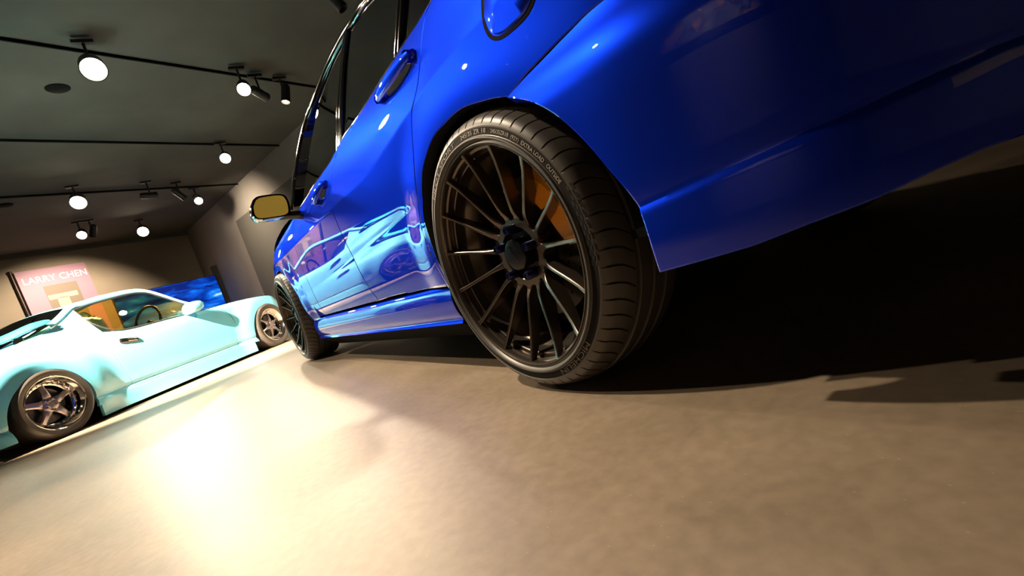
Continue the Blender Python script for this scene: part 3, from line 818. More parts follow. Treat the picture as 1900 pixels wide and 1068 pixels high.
    a0, a1 = math.radians(-4), math.radians(66)
    for i in range(n+1):
        u = i/n; a = a0+(a1-a0)*u; e = abs(2*u-1)
        ro = .193-.010*e**6; ri = .118+.014*e**4+(.012 if .42 < u < .58 else 0); yf = .066+.008*e**3+(.010 if .44 < u < .56 else 0); yb = .158
        for (r, y) in ((ri, yf+.010), (ri+.012, yf), (ro-.018, yf), (ro-.004, yf+.012), (ro, yf+.03), (ro, yb), (ri+.01, yb), (ri+.01, yf+.03)):
            V.append((r*math.cos(a), y, r*math.sin(a)))
    k = 8
    for i in range(n):
        for q in range(k): F.append((i*k+q, (i+1)*k+q, (i+1)*k+(q+1) % k, i*k+(q+1) % k))
    F += [tuple(range(k)), tuple(n*k+q for q in range(k))]
    cal = mesh_obj('brake_caliper', V, F, orange, car, loc=loc-ROOT); autosharp(cal, 25)
    cal['label'] = 'orange brake caliper'
    # hub carrier and suspension arm behind
    mb = MB(); mb.lathe([(.0, .10), (.06, .10), (.07, .12), (.07, .30)], 32); mb.tube([(-.05, .2, -.05), (.02, .5, -.08)], .022); mb.tube([(.09, .2, -.06), (.12, .5, -.09)], .018)
    mb.build('hub_carrier', blackplastic, car, loc=loc-ROOT)
    return [rim, ty, dsc, cal]
PH = 1.2502
ws = build_wheel((0, 0, TR-.0012), PH)
build = build_wheel((-2.62, .0, TR-.0012), 1.05, lettering=False)
for o in ws+build:
    mirrored.append(o)
for o in mirrored: mirror_part(o)

# ------------------------------------------------------------------ teal coupe
TF = np.array([-.68832, .72541]); TO = np.array([-4.18, -1.56, 0.]); TC = .86
troot = empty('teal_coupe', TO+np.array([*(TF*1.35), 0])+np.array([-.72541*TC, -.68832*TC, 0]), math.atan2(TF[1], TF[0]))
tag(troot, 'low pale teal two-door coupe with deep-lipped silver wheels and rear wing, at the left', 'car')
TR0 = np.array([1.35, TC, 0])
def tpart(name, V, F, m, parent=troot, sharp=None):
    o = mesh_obj(name, np.array(V)-TR0, F, m, parent)
    if sharp: autosharp(o, sharp)
    return o
T_TAB = integ([.0, .02, .165, .175, .195, .205, .225, .32, .45, .56, .63, .66, .69, .70, 1.2], [-.02, -.03, .02, .7, .5, -.9, -.20, -.10, .0, .10, .28, .6, .8, .46, .52], .45, .045)
ZT0 = ZG
T_TAB = smooth_tab(T_TAB, 5)
RW = np.array([.08, .27]); FW = np.array([2.62, .285])
def o_t(x, z):
    y = np.interp(z, ZG, T_TAB)+.02*np.clip((x-1.9)/1.0, 0, 2)**2+.02*np.clip((.3-x)/1.0, 0, 2)**2
    for c, k, r0 in ((RW, .050, .30), (FW, .055, .31)):
        r = np.hypot(x-c[0], z-c[1]); f = 1-sstep((r-r0)/.30)
        if c is FW: f = f*np.where(x < 2.055, .18, 1.)
        y = y-k*f*(z < .75)
    return y
REART = _corner(-.45, .52, 2.6, -1); FRONTT = _corner(2.75, .62, 2.2, 1)
ST_R = -.45-REART[1][-1]; ST_F = 2.75+FRONTT[1][-1]
def outline_t(s):
    s = np.asarray(s, float); x = s.copy(); y = np.zeros_like(s); nx = np.zeros_like(s); ny = np.ones_like(s)
    for (x0, d, X, Y, sg) in (REART, FRONTT):
        m = (s-x0)*sg > 0; q = (s[m]-x0)*sg; Yk = TC/YC
        xx = np.interp(q, d, X); yy = np.interp(q, d, Y)*Yk; e = .004
        tx = np.interp(q+e, d, X)-np.interp(q-e, d, X); ty = np.interp(q+e, d, Y)-np.interp(q-e, d, Y); l = np.hypot(tx, ty)+1e-9
        x[m] = x0+sg*xx; y[m] = yy; nx[m] = -sg*ty/l; ny[m] = tx/l
    return x, y, nx, ny
def PT(sz):
    s, z = sz[..., 0], sz[..., 1]; sh = s.shape; s = s.ravel(); z = z.ravel(); x, y, nx, ny = outline_t(s); o = o_t(s, z)
    return np.stack([x+nx*o, y+ny*o, z], 1).reshape(*sh, 3)
def tpanel(name, bot, top, left, right, nu, nv, gap=.003, both=False, m=teal):
    G = PT(tfi(resample(bot, nu), resample(top, nu) if len(top) != nu+1 else top, resample(left, nv), resample(right, nv)))
    c = G.reshape(-1, 3).mean(0); V, F = folded(G, (1.3+(c[0]-1.3)*.6, TC, c[2]), gap, .025)
    if both:
        V = np.array(V); n0 = len(V); V2 = V.copy(); V2[:, 1] = 2*TC-V2[:, 1]; V = np.vstack([V, V2]); F = F+[tuple(i+n0 for i in f) for f in F]
    return tpart(name, V, F, m, sharp=22)
tm_ = []
dcut = smooth_curve(np.array([(.735, .175), (.70, .35), (.655, .547), (.665, .64), (.70, .72)]), 60)
vcut = smooth_curve(np.array([(1.99, .175), (2.05, .25), (2.062, .39), (2.045, .52), (2.0, .60), (1.93, .685)]), 60)
tm_.append(tpanel('door', dcut[[0]].tolist()+[vcut[0].tolist()], np.array([dcut[-1], (.83, .694), (1.1, .683), (1.6, .685), vcut[-1]]), dcut, vcut, 90, 60))
tm_.append(tpanel('side_skirt', np.array([(.375, .028), (2.26, .034)]), np.array([(.375, .172), (2.24, .172)]), np.array([(.375, .028), (.375, .172)]), np.array([(2.26, .034), (2.24, .172)]), 60, 16))
thq = np.linspace(math.radians(-18), math.radians(198), 100)
archT = np.stack([.068+.305*np.cos(thq), .215+.298*np.sin(thq)], 1)
toq = np.vstack([dcut, smooth_curve(np.array([(.70, .72), (.664, .84), (.630, .985), (.42, .875), (.0, .75), (-.45, .70), (-.78, .68)]), 90)[1:]])
ttq = np.r_[np.linspace(0, .36, len(dcut)), np.linspace(.36, 1, 91)[1:]]
tm_.append(tpanel('rear_quarter', archT, np.stack([np.interp(np.linspace(0, 1, 161), ttq, toq[:, i]) for i in (0, 1)], 1), np.array([archT[0], dcut[0]]), np.array([archT[-1], (-.40, .34), (-.62, .50), (-.78, .68)]), 160, 50))
thf = np.linspace(math.radians(200), math.radians(-14), 100)
archTF = np.stack([2.62+.325*np.cos(thf), .245+.312*np.sin(thf)], 1)
tof = np.vstack([vcut, smooth_curve(np.array([vcut[-1], (2.3, .69), (2.8, .655), (3.15, .56)]), 60)[1:]])
ttf = np.r_[np.linspace(0, .5, len(vcut)), np.linspace(.5, 1, 61)[1:]]
tm_.append(tpanel('front_fender', archTF, np.stack([np.interp(np.linspace(0, 1, 121), ttf, tof[:, i]) for i in (0, 1)], 1), np.array([archTF[0], vcut[0]]), np.array([archTF[-1], (3.0, .35), (3.15, .56)]), 120, 44))
# vent edge between door and fender, its shade painted as darker teal
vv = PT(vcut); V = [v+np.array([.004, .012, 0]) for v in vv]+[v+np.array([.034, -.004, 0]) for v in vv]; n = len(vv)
tm_.append(tpart('fender_vent', V, [(i, i+1, n+i+1, n+i) for i in range(n-1)], mat('teal_vent_shade', (.03, .22, .27), rough=.4)))
tpanel('rear_bumper', np.array([(archT[-1, 0], .09), (ST_R, .12)]), np.array([(-.40, .34), (-.62, .50), (ST_R, .54)]), np.array([(archT[-1, 0], .09), archT[-1], (-.40, .34)]), np.array([(ST_R, .12), (ST_R, .54)]), 70, 30, both=True)
tpanel('tail_panel', np.array([(-.62, .505), (ST_R, .545)]), np.array([(-.78, .68), (ST_R, .69)]), np.array([(-.62, .505), (-.78, .68)]), np.array([(ST_R, .545), (ST_R, .69)]), 50, 14, both=True)
tpanel('front_bumper', np.array([(archTF[-1, 0], .07), (ST_F, .07)]), np.array([(3.0, .35), (3.15, .55), (ST_F, .50)]), np.array([(archTF[-1, 0], .07), archTF[-1], (3.0, .35)]), np.array([(ST_F, .07), (ST_F, .50)]), 60, 30, both=True)
for sg in (0, 1):
    mb = MB(); yy = .42 if sg == 0 else 2*TC-.42; mb.rbox((-.925, yy, .60), (.05, .42, .10), .02, R=[[.995, .1*(1-2*sg)*-1, 0], [.1*(1-2*sg), .995, 0], [0, 0, 1]]); mb.build('tail_lamp', redlens, troot, loc=-TR0)
# greenhouse
def gt(x, z): return o_t(np.clip(x, .3, 1.9), z)
dlo_b = smooth_curve(np.array([(.629, .976), (.664, .84), (.744, .745), (.832, .700), (.974, .688), (1.263, .690), (1.62, .692), (1.76, .70)]), 80)
dlo_t = smooth_curve(np.array([(.629, .976), (.769, 1.0), (.977, 1.022), (1.195, 1.036), (1.352, 1.018), (1.45, .955), (1.6, .83), (1.76, .70)]), 80)
V = []
for j in range(13):
    for i in range(81):
        p = dlo_b[i]*(1-j/12)+dlo_t[i]*(j/12); V.append((p[0], float(gt(p[0], p[1]))+.004, p[1]))
tm_.append(tpart('side_window', V, grid_faces(12, 80), tealglass))
def tstrip(name, curve, w_, m, lift=.004, th_=.008):
    n = len(curve); c3 = np.array([(p[0], float(gt(p[0], p[1]))-lift, p[1]) for p in curve]); V = []; F = []
    for i in range(n):
        t = c3[min(i+1, n-1)]-c3[max(i-1, 0)]; t /= np.linalg.norm(t)+1e-9; o_ = np.array([0, -.9, .42]); a = np.cross(t, o_); a /= np.linalg.norm(a)
        for q in range(5): ph = math.pi*q/4; V.append(c3[i]-a*math.cos(ph)*w_/2+o_*math.sin(ph)*th_)
    for i in range(n-1):
        for q in range(4): F.append((i*5+q, (i+1)*5+q, (i+1)*5+q+1, i*5+q+1))
    return tpart(name, V, F, m)
tm_.append(tstrip('window_seal', dlo_t, .020, blackplastic)); tm_.append(tstrip('window_seal', dlo_b, .014, blackplastic))
railT = smooth_curve(np.array([(.10, .795), (.42, .90), (.629, 1.008), (.769, 1.03), (.977, 1.052), (1.195, 1.062), (1.34, 1.045), (1.46, .975), (1.62, .84), (1.80, .72)]), 120)
tm_.append(tstrip('roof_rail', railT[18:], .05, teal, .002, .012))
R3 = np.array([(p[0], float(gt(p[0], p[1]))+.004, p[1]) for p in railT])
def tsym(name, L, m, crown, bow=0., inset=0.):
    n = len(L); V = []; nu = 30
    for i in range(n):
        c = crown[0]+(crown[1]-crown[0])*i/(n-1); b = bow*(i/(n-1) if bow > 0 else 1)
        for k in range(nu+1):
            u = k/nu; s_ = 1-(2*u-1)**2; p = L[i]; V.append((p[0]+b*s_, p[1]+(2*TC-2*p[1])*u, p[2]+c*s_))
    return tpart(name, V, grid_faces(n-1, nu), m)
iT = np.argmin(abs(railT[:, 0]-1.36)); iH = np.argmin(abs(railT[:, 0]-.64))
tsym('roof', R3[iH:iT+1], teal, (.055, .06))
tsym('windscreen', R3[iT:], tealglass, (.06, .045), bow=.22)
tsym('hatch_glass', R3[:iH+1], tealglass, (.0, .055))
deck = smooth_curve(np.array([(.12, .32, .785), (-.2, .24, .735), (-.55, .20, .70), (-.90, .30, .685)]), 20); tsym('rear_deck', deck, teal, (.02, .02))
V2_ = smooth_curve(np.array([(1.82, .22, .705), (2.3, .17, .690), (2.8, .20, .655), (3.12, .34, .565), (3.25, .45, .52)]), 40); tsym('bonnet', V2_, teal, (.05, .03))
# filler between quarter top and hatch (C-pillar shoulder)
V = []
cs = smooth_curve(np.array([(.64, .985), (.42, .875), (.0, .75), (-.45, .70), (-.78, .68)]), 40)
for j in range(8):
    for i in range(41):
        p = cs[i]; a = np.array([*PT(p[None])[0]]); tgt = np.array([a[0], a[1]+.22, a[2]+.03]); V.append(a*(1-j/7)+tgt*(j/7)+np.array([0, 0, .015*math.sin(math.pi*j/7)]))
tm_.append(tpart('rear_shoulder', V, grid_faces(7, 40), teal))
# rear wing: curved blade + uprights
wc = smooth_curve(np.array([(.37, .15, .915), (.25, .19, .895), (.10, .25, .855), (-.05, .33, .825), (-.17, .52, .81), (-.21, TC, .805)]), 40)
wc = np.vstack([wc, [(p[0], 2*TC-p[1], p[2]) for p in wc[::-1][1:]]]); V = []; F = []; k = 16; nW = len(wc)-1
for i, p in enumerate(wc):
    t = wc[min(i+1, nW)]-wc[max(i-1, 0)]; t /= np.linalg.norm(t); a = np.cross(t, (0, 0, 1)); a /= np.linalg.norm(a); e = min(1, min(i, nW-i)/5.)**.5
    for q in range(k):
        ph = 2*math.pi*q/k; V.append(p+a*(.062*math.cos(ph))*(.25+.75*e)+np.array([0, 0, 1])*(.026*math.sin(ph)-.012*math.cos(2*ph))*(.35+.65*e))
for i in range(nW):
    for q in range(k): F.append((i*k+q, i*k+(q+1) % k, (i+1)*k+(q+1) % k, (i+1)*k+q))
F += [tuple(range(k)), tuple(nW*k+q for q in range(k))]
wing = tpart('rear_wing', V, F, mat('shaded_teal_paint', (.012, .26, .33), rough=.35, coat=.6), sharp=50)  # body teal darkened: the wing's unlit look is put into its colour
for (x, y) in ((.16, .22), (-.04, .33), (-.18, .60), (-.18, 2*TC-.60), (-.04, 2*TC-.33), (.16, 2*TC-.22)):
    mb = MB(); mb.rbox((x, y+.01, .79), (.07, .02, .12), .006); mb.build('wing_stay', chrome, wing, loc=-TR0)
V = [np.array([*p[:2], p[2]+.0305]) for p in wc[5:16]]; V = V+[v+np.array([.012, .012, 0]) for v in V]; n = 11
tpart('wing_slot', V, [(i, i+1, n+i+1, n+i) for i in range(n-1)], blackmatte, wing)
# door handle, mirror
hx = [(.742, .600), (.935, .565)]
mb = MB()
for i in range(2): pass
ya = float(o_t(.84, .58))
mb.rbox((.84, ya-.004, .585), (.175, .022, .046), .010, R=[[.984, 0, .17], [0, 1, 0], [-.17, 0, .984]]); th_ = mb.build('door_handle', blackgloss, troot, loc=-TR0)
mb = MB(); mb.rbox((.865, ya-.016, .583), (.09, .008, .022), .003, R=[[.984, 0, .17], [0, 1, 0], [-.17, 0, .984]]); mb.build('handle_flap', chrome, th_, loc=(0, 0, 0))
tm_.append(th_)
V = []; F = []; k = 20
for j, (dx, s_) in enumerate(((-.055, .75), (-.05, .97), (-.02, 1.), (.04, .95), (.085, .7), (.105, .3))):
    for q in range(k):
        ph = 2*math.pi*q/k; c_ = abs(math.cos(ph))**.75*math.copysign(1, math.cos(ph)); d_ = abs(math.sin(ph))**.75*math.copysign(1, math.sin(ph))
        V.append((1.60+dx+.02*d_*s_, .025+.095*s_*c_, .735+.062*s_*d_))
for j in range(5):
    for q in range(k): F.append((j*k+q, j*k+(q+1) % k, (j+1)*k+(q+1) % k, (j+1)*k+q))
F += [tuple(range(k)), tuple(5*k+q for q in range(k))]
tmir = tpart('wing_mirror', V, F, teal, sharp=50); tm_.append(tmir)
mb = MB(); mb.tube([(1.60, .09, .70), (1.62, .19, .69)], [.025, .03]); mb.build('mirror_arm', teal, tmir, loc=-TR0)
# cabin: tub, seats, cage, wheel
mb = MB(); mb.box((1.3, TC, .20), (2.2, 2*TC-.2, .04)); mb.box((-.35, TC, .45), (.8, 2*TC-.7, .04)); mb.box((2.6, TC, .52), (1.1, 2*TC-.5, .04)); mb.box((1.3, TC, .07), (1.75, 2*TC-.24, .04)); mb.box((.3, TC, .60), (.7, 2*TC-.4, .03)); mb.rbox((1.72, TC, .63), (.28, 2*TC-.34, .16), .04)
mb.box((.08, TC, .42), (.75, 2*TC-.64, .04)); mb.box((-.78, TC, .35), (.04, 2*TC-.8, .3)); mb.box((3.05, TC, .3), (.05, 2*TC-.9, .35))
mb.build('underbody', blackmatte, troot, smooth=False, loc=-TR0)
for yy in (TC-.36, TC+.36):
    mb = MB(); mb.rbox((1.18, yy, .34), (.48, .46, .16), .05); mb.rbox((.90, yy, .62), (.13, .46, .58), .05, R=[[.97, 0, -.24], [0, 1, 0], [.24, 0, .97]]); mb.rbox((.84, yy, .90), (.10, .26, .14), .04)
    mb.build('bucket_seat', whitefab, troot, loc=-TR0)
mb = MB()
for a, b in (((.62, .30, .25), (.62, .36, .99)), ((.62, .36, .99), (.62, 2*TC-.36, .99)), ((.62, 2*TC-.36, .99), (.62, 2*TC-.30, .25)), ((.62, .36, .98), (.62, 2*TC-.3, .3)), ((.62, .36, .7), (.62, 2*TC-.36, .7))): mb.tube([a, b], .019, 10)
mb.build('roll_cage', whitefab, troot, loc=-TR0)
mb = MB(); tor = [(1.48+.05*math.sin(t), TC-.36+.17*math.cos(t), .74+.16*math.sin(t)) for t in np.linspace(0, 2*math.pi, 33)]; mb.tube(tor, .014, 8); mb.tube([(1.48, TC-.36, .74), (1.68, TC-.36, .66)], .02); mb.build('steering_wheel', blackplastic, troot, loc=-TR0)
# wheels
def teal_wheel(cx_, cz, nsp, rr_, tyre_r, front):
    L = np.array([cx_, 0, cz])-TR0
    mb = MB()
    mb.lathe([(tyre_r*.74, .02), (rr_+.006, -.004), (rr_+.016, -.010), (tyre_r-.030, -.014), (tyre_r-.012, -.004), (tyre_r-.002, .014), (tyre_r, .03), (tyre_r, .23), (tyre_r-.02, .25), (rr_, .25)], 96)
    V = np.array(mb.v); V[:, 2] = np.maximum(V[:, 2], -cz); mb.v = [tuple(p) for p in V]
    ty = mb.build('tyre', rubber, troot, loc=L)
    mb = MB(); d = .075 if not front else .04
    mb.lathe([(rr_-.012, .24), (rr_-.03, .20), (rr_-.05, d+.03), (rr_-.052, d+.004), (rr_-.046, d), (rr_-.036, d-.002), (rr_-.030, d-.010), (rr_-.024, .028), (rr_-.010, .010), (rr_-.004, -.002), (rr_+.003, -.007), (rr_+.008, -.004), (rr_+.008, .004)], 120)
    rim = mb.build('wheel', chrome, troot, loc=L, sharp=25)
    R1 = rr_-.046; s0 = None
    for j in range(nsp):
        a = 2*math.pi*j/nsp+.35
        if s0 is None:
            V = []; F = []; sec = [(.03, .034, d+.000), (.06, .029, d-.012), (.10, .023 if not front else .013, d-.012), (R1-.02, .021 if not front else .011, d-.004), (R1+.004, .026 if not front else .015, d+.001)]
            for (r, w_, y0) in sec:
                for (q, yy) in ((-w_, y0+.006), (-w_*.55, y0), (w_*.55, y0), (w_, y0+.006), (w_*.8, y0+.03), (-w_*.8, y0+.03)): V.append((r, yy, q))
            for i in range(4):
                for q in range(6): F.append((i*6+q, i*6+(q+1) % 6, (i+1)*6+(q+1) % 6, (i+1)*6+q))
            s_ = mesh_obj('spoke', V, F, silverwheel, rim); autosharp(s_, 25); s0 = s_
        else: s_ = s0.copy(); COL.objects.link(s_)
        s_.rotation_euler = (0, -a, 0)
    mb = MB(); mb.lathe([(0, d-.018), (.022, d-.018), (.026, d-.014), (.042, d-.013), (.058, d-.008), (.060, d+.02)], 48); hb = mb.build('hub', silverwheel, rim)
    mb = MB(); nb = 28
    for j in range(nb):
        a = 2*math.pi*j/nb; c_ = np.array([(rr_-.041)*math.cos(a), d-.004, (rr_-.041)*math.sin(a)]); q = [c_+.005*np.array([math.cos(p), 0, math.sin(p)]) for p in np.linspace(0, 2*math.pi, 6, endpoint=False)]; mb.add(q, [tuple(range(6))]); mb.add([x-np.array([0, .005, 0]) for x in q], [tuple(range(6))]); 
        n0 = len(mb.v)-12; mb.f += [(n0+i, n0+(i+1) % 6, n0+6+(i+1) % 6, n0+6+i) for i in range(6)]
    o = mb.build('rim_bolts', chrome, rim, smooth=False); o['kind'] = 'stuff'
    n0 = None
    for j in range(5):
        a = 2*math.pi*(j+.5)/5+.35; mb = MB(); mb.lathe([(0, d-.034), (.007, d-.034), (.009, d-.030), (.0095, d-.005)], 10)
        o = mb.build('lug_nut', chrome, rim); o.location = (.046*math.cos(a), 0, .046*math.sin(a))
    mb = MB(); mb.lathe([(.05, d+.05), (.14, d+.05), (.14, d+.08)], 48); mb.build('brake_disc', steel, rim)
    mb = MB(); mb.lathe([(tyre_r+.035, .03), (tyre_r+.035, .30), (.1, .32)], 36, math.radians(-10), math.radians(190)); wl = mb.build('wheel_well', blackmatte, troot, loc=L)
    return [ty, rim, wl]
tm_ += teal_wheel(.08, .272, 5, .205, .275, False)
tm_ += teal_wheel(2.62, .282, 6, .205, .285, True)
for o in tm_: mirror_part(o)

# ------------------------------------------------------------------ things on the walls
def wall_frame(p0, d, n): return np.array([[d[0], n[0], 0], [d[1], n[1], 0], [0, 0, 1]])
def wall_thing(name, parent, u0, u1, z0, z1, p, d, n, off, th, m, smooth=False):
    mb = MB(); a = p+d*u0; b = p+d*u1
    mb.prism([tuple(x) for x in (a+n*off, b+n*off, b+n*(off+th), a+n*(off+th))], z0, z1, axis='z')
    o = mb.build(name, m, parent, smooth=False)
    return o
nB3 = np.array([*nB, 0]); 
def wb(p): q = on_plane(*p, np.array([*PA, 0])+nB3*.05, nB3); return (q[:2]-PA)@dB, q[2]
u0, ztop = wb((156, 486)); u1, _ = wb((24.7, 506)); ztop = wb((90, 496))[1]
pink = mat('pale_pink_print', (.30, .165, .225), rough=.6)
poster = wall_thing('poster_panel', None, u0, u1, .0, ztop, PA, dB, nB, .001, .05, pink)
tag(poster, 'tall pale pink exhibition panel with white name lettering on the back wall', 'poster')
def on_poster(u, z, h): q = PA+dB*u+nB*(.051+h); return (q[0], q[1], z)
uL, zL = wb((42, 524)); uR, zR = wb((160, 503)); zc = (zL+zR)/2
cu_w = uL-uR
V, F = text_mesh('LARRY CHEN', .20, lambda x, y, h: (x, y, h))
V = np.array(V); wd = V[:, 0].max()-V[:, 0].min(); V[:, 0] *= cu_w/wd; V[:, 1] -= V[:, 1].mean()
mesh_obj('lettering', [on_poster((uL+uR)/2-x, zc+y*.95, h*3) for x, y, h in V], F, mat('white_vinyl', (.95, .92, .90), rough=.5, emit=None), poster, smooth=False)
ua, za = wb((79, 531)); ub, _ = wb((141, 520)); zt = wb((110, 526))[1]
def pbox(name, u0, u1, z0, z1, h0, h1, m): return wall_thing(name, poster, u0, u1, z0, z1, PA, dB, nB, .05+h0, h1-h0, m)
pbox('photograph', ub, ua, zt-.95, zt, .0, .004, mat('photo_brown', (.16, .12, .09), rough=.6))
du = ua-ub
pbox('photo_band', ub+du*.10, ua-du*.02, zt-.30, zt-.20, .004, .006, mat('photo_cream', (.42, .34, .24), rough=.6))
pbox('photo_band', ub+du*.40, ua-du*.25, zt-.80, zt-.28, .004, .006, mat('photo_cream', (.42, .34, .24), rough=.6))
# slim pole at the panel's left edge
mb = MB(); pp = PA+dB*(u1+.05)+nB*.05; mb.tube([(pp[0], pp[1], 0), (pp[0], pp[1], ztop-.02)], .022, 12); mb.tube([(pp[0], pp[1], ztop-.02), (pp[0], pp[1], ztop+.035)], [.03, .03], 12)
pole = mb.build('banner_pole', mat('dark_bronze', (.05, .03, .025), rough=.4, metal=.6)); tag(pole, 'slim dark pole along the left edge of the pink panel', 'pole')
# screen on a dark stand, standing off the back wall
QT = np.array([*PA, 0])+nB3*1.1
def wt(p): q = on_plane(*p, QT, nB3); return (q[:2]-PA)@dB, q[2]
s0, sz1 = wt((399, 509)); s1, sz1b = wt((302, 543)); zz0 = wt((420, 562))[1]-.5; ztv = sz1
scr = mat('screen_picture', (.0, .0, .0), rough=.3)
n_, l_, b_ = nodes(scr); tc = n_.new('ShaderNodeTexCoord'); ns = n_.new('ShaderNodeTexNoise'); ns.inputs['Scale'].default_value = 2.2; ns.inputs['Detail'].default_value = 6; ns.inputs['Distortion'].default_value = .6
mp = n_.new('ShaderNodeMapping'); mp.inputs['Scale'].default_value = (.6, .6, 2.4); l_.new(tc.outputs['Object'], mp.inputs['Vector']); l_.new(mp.outputs['Vector'], ns.inputs['Vector'])
rp = n_.new('ShaderNodeValToRGB'); e = rp.color_ramp.elements; e[0].position = .40; e[0].color = (.0, .012, .16, 1); e[1].position = .72; e[1].color = (.55, .85, 1, 1)
e2 = rp.color_ramp.elements.new(.50); e2.color = (.0, .07, .55, 1); e3 = rp.color_ramp.elements.new(.60); e3.color = (.01, .22, .85, 1)
l_.new(ns.outputs['Fac'], rp.inputs['Fac']); l_.new(rp.outputs['Color'], b_.inputs['Emission Color']); b_.inputs['Emission Strength'].default_value = 1.3
tv = wall_thing('display_screen', None, s0, s0+2.2, zz0, ztv, PA, dB, nB, 1.04, .05, mat('screen_bezel', (.01, .01, .01), rough=.4))
tag(tv, 'wide lit display screen showing a blue underwater-like picture behind the teal coupe', 'screen')
wall_thing('picture', tv, s0+.015, s0+2.185, zz0+.02, ztv-.015, PA, dB, nB, 1.09, .004, scr)
mb = MB(); 
for uu in (s0+.4, s0+1.8):
    q = PA+dB*uu+nB*1.0; mb.box((q[0], q[1], zz0/2), (.06, .06, zz0)); mb.box((q[0], q[1], .012), (.5, .5, .024))
    mb.box((q[0], q[1], zz0+.2), (.06, .06, .5))
mb.build('stand', blackplastic, tv, smooth=False)
d0, dz = wt((392, 498)); d1, dz1 = wt((411, 486.5))
pn = wall_thing('partition_panel', None, d1-.02, s0-.02, 0, dz1-.04, PA, dB, nB, .98, .12, mat('dark_panel', (.02, .02, .022), rough=.7))
tag(pn, 'narrow black upright panel beside the blue display screen', 'panel')

# ------------------------------------------------------------------ near wall picture and yellow end panel (seen only as reflections)
dN = nrm2(PC-PB); nN = np.array([-dN[1], dN[0]]); nN = nN if (np.array([-2, 2])-PB)@nN > 0 else -nN
def near_pic(uc, w_, z0, z1):
    o = wall_thing('framed_photograph', None, uc-w_/2, uc+w_/2, z0, z1, PB, dN, nN, .001, .04, mat('frame_navy', (.02, .025, .06), rough=.5))
    pm = mat('photo_collage', (.2, .2, .2), rough=.5); n_, l_, b_ = nodes(pm); tc = n_.new('ShaderNodeTexCoord'); ns = n_.new('ShaderNodeTexNoise'); ns.inputs['Scale'].default_value = 1.6; ns.inputs['Detail'].default_value = 4
    l_.new(tc.outputs['Object'], ns.inputs['Vector']); rp = n_.new('ShaderNodeValToRGB'); e = rp.color_ramp.elements; e[0].position = .38; e[0].color = (.30, .32, .38, 1); e[1].position = .66; e[1].color = (.75, .22, .04, 1)
    e2 = e.new(.5); e2.color = (.06, .07, .10, 1); e3 = e.new(.60); e3.color = (.8, .45, .12, 1); l_.new(ns.outputs['Fac'], rp.inputs['Fac']); l_.new(rp.outputs['Color'], b_.inputs['Base Color'])
    wall_thing('print', o, uc-w_/2+.12, uc+w_/2-.12, z0+.32, z1-.1, PB, dN, nN, .041, .003, pm)
    return o

def refl_near(p):
    q = px(p, 'bump'); e = .003; f = lambda s, z: P(np.array([[s, z]]), 'bump')[0]
    n = np.cross(f(q[0]+e, q[1])-f(q[0]-e, q[1]), f(q[0], q[1]+e)-f(q[0], q[1]-e)); n /= np.linalg.norm(n); P0 = f(q[0], q[1]); d = P0-CAM; r = d-2*(d@n)*n
    pn = np.array([*PB, 0]); nn = np.array([*nN, 0]); t = ((pn-P0)@nn)/(r@nn); h = P0+r*t; return (h[:2]-PB)@dN, h[2]
(pu0, pz0), (pu1, pz1) = refl_near((1230, 147)), refl_near((1440, 4))
PICU = (max(2., pu0)+min(14.5, pu1))/2
pic = near_pic(PICU, min(14.5, pu1)-max(2., pu0), float(np.clip((pz0+pz1)/2, .7, 1.7)), 3.05)
tag(pic, 'large dark-framed photograph in orange and grey hung on the near wall', 'picture')
yp = wall_thing('display_board', None, 3.3, 5.9, 1.1, 2.5, PC, nrm2(PD-PC), np.array([-1., 0.])*0+(lambda d: np.array([-d[1], d[0]]))(nrm2(PD-PC)), .001, .03, mat('yellow_board', (.72, .50, .02), rough=.5))
tag(yp, 'yellow display board on the end wall behind the viewer', 'board')

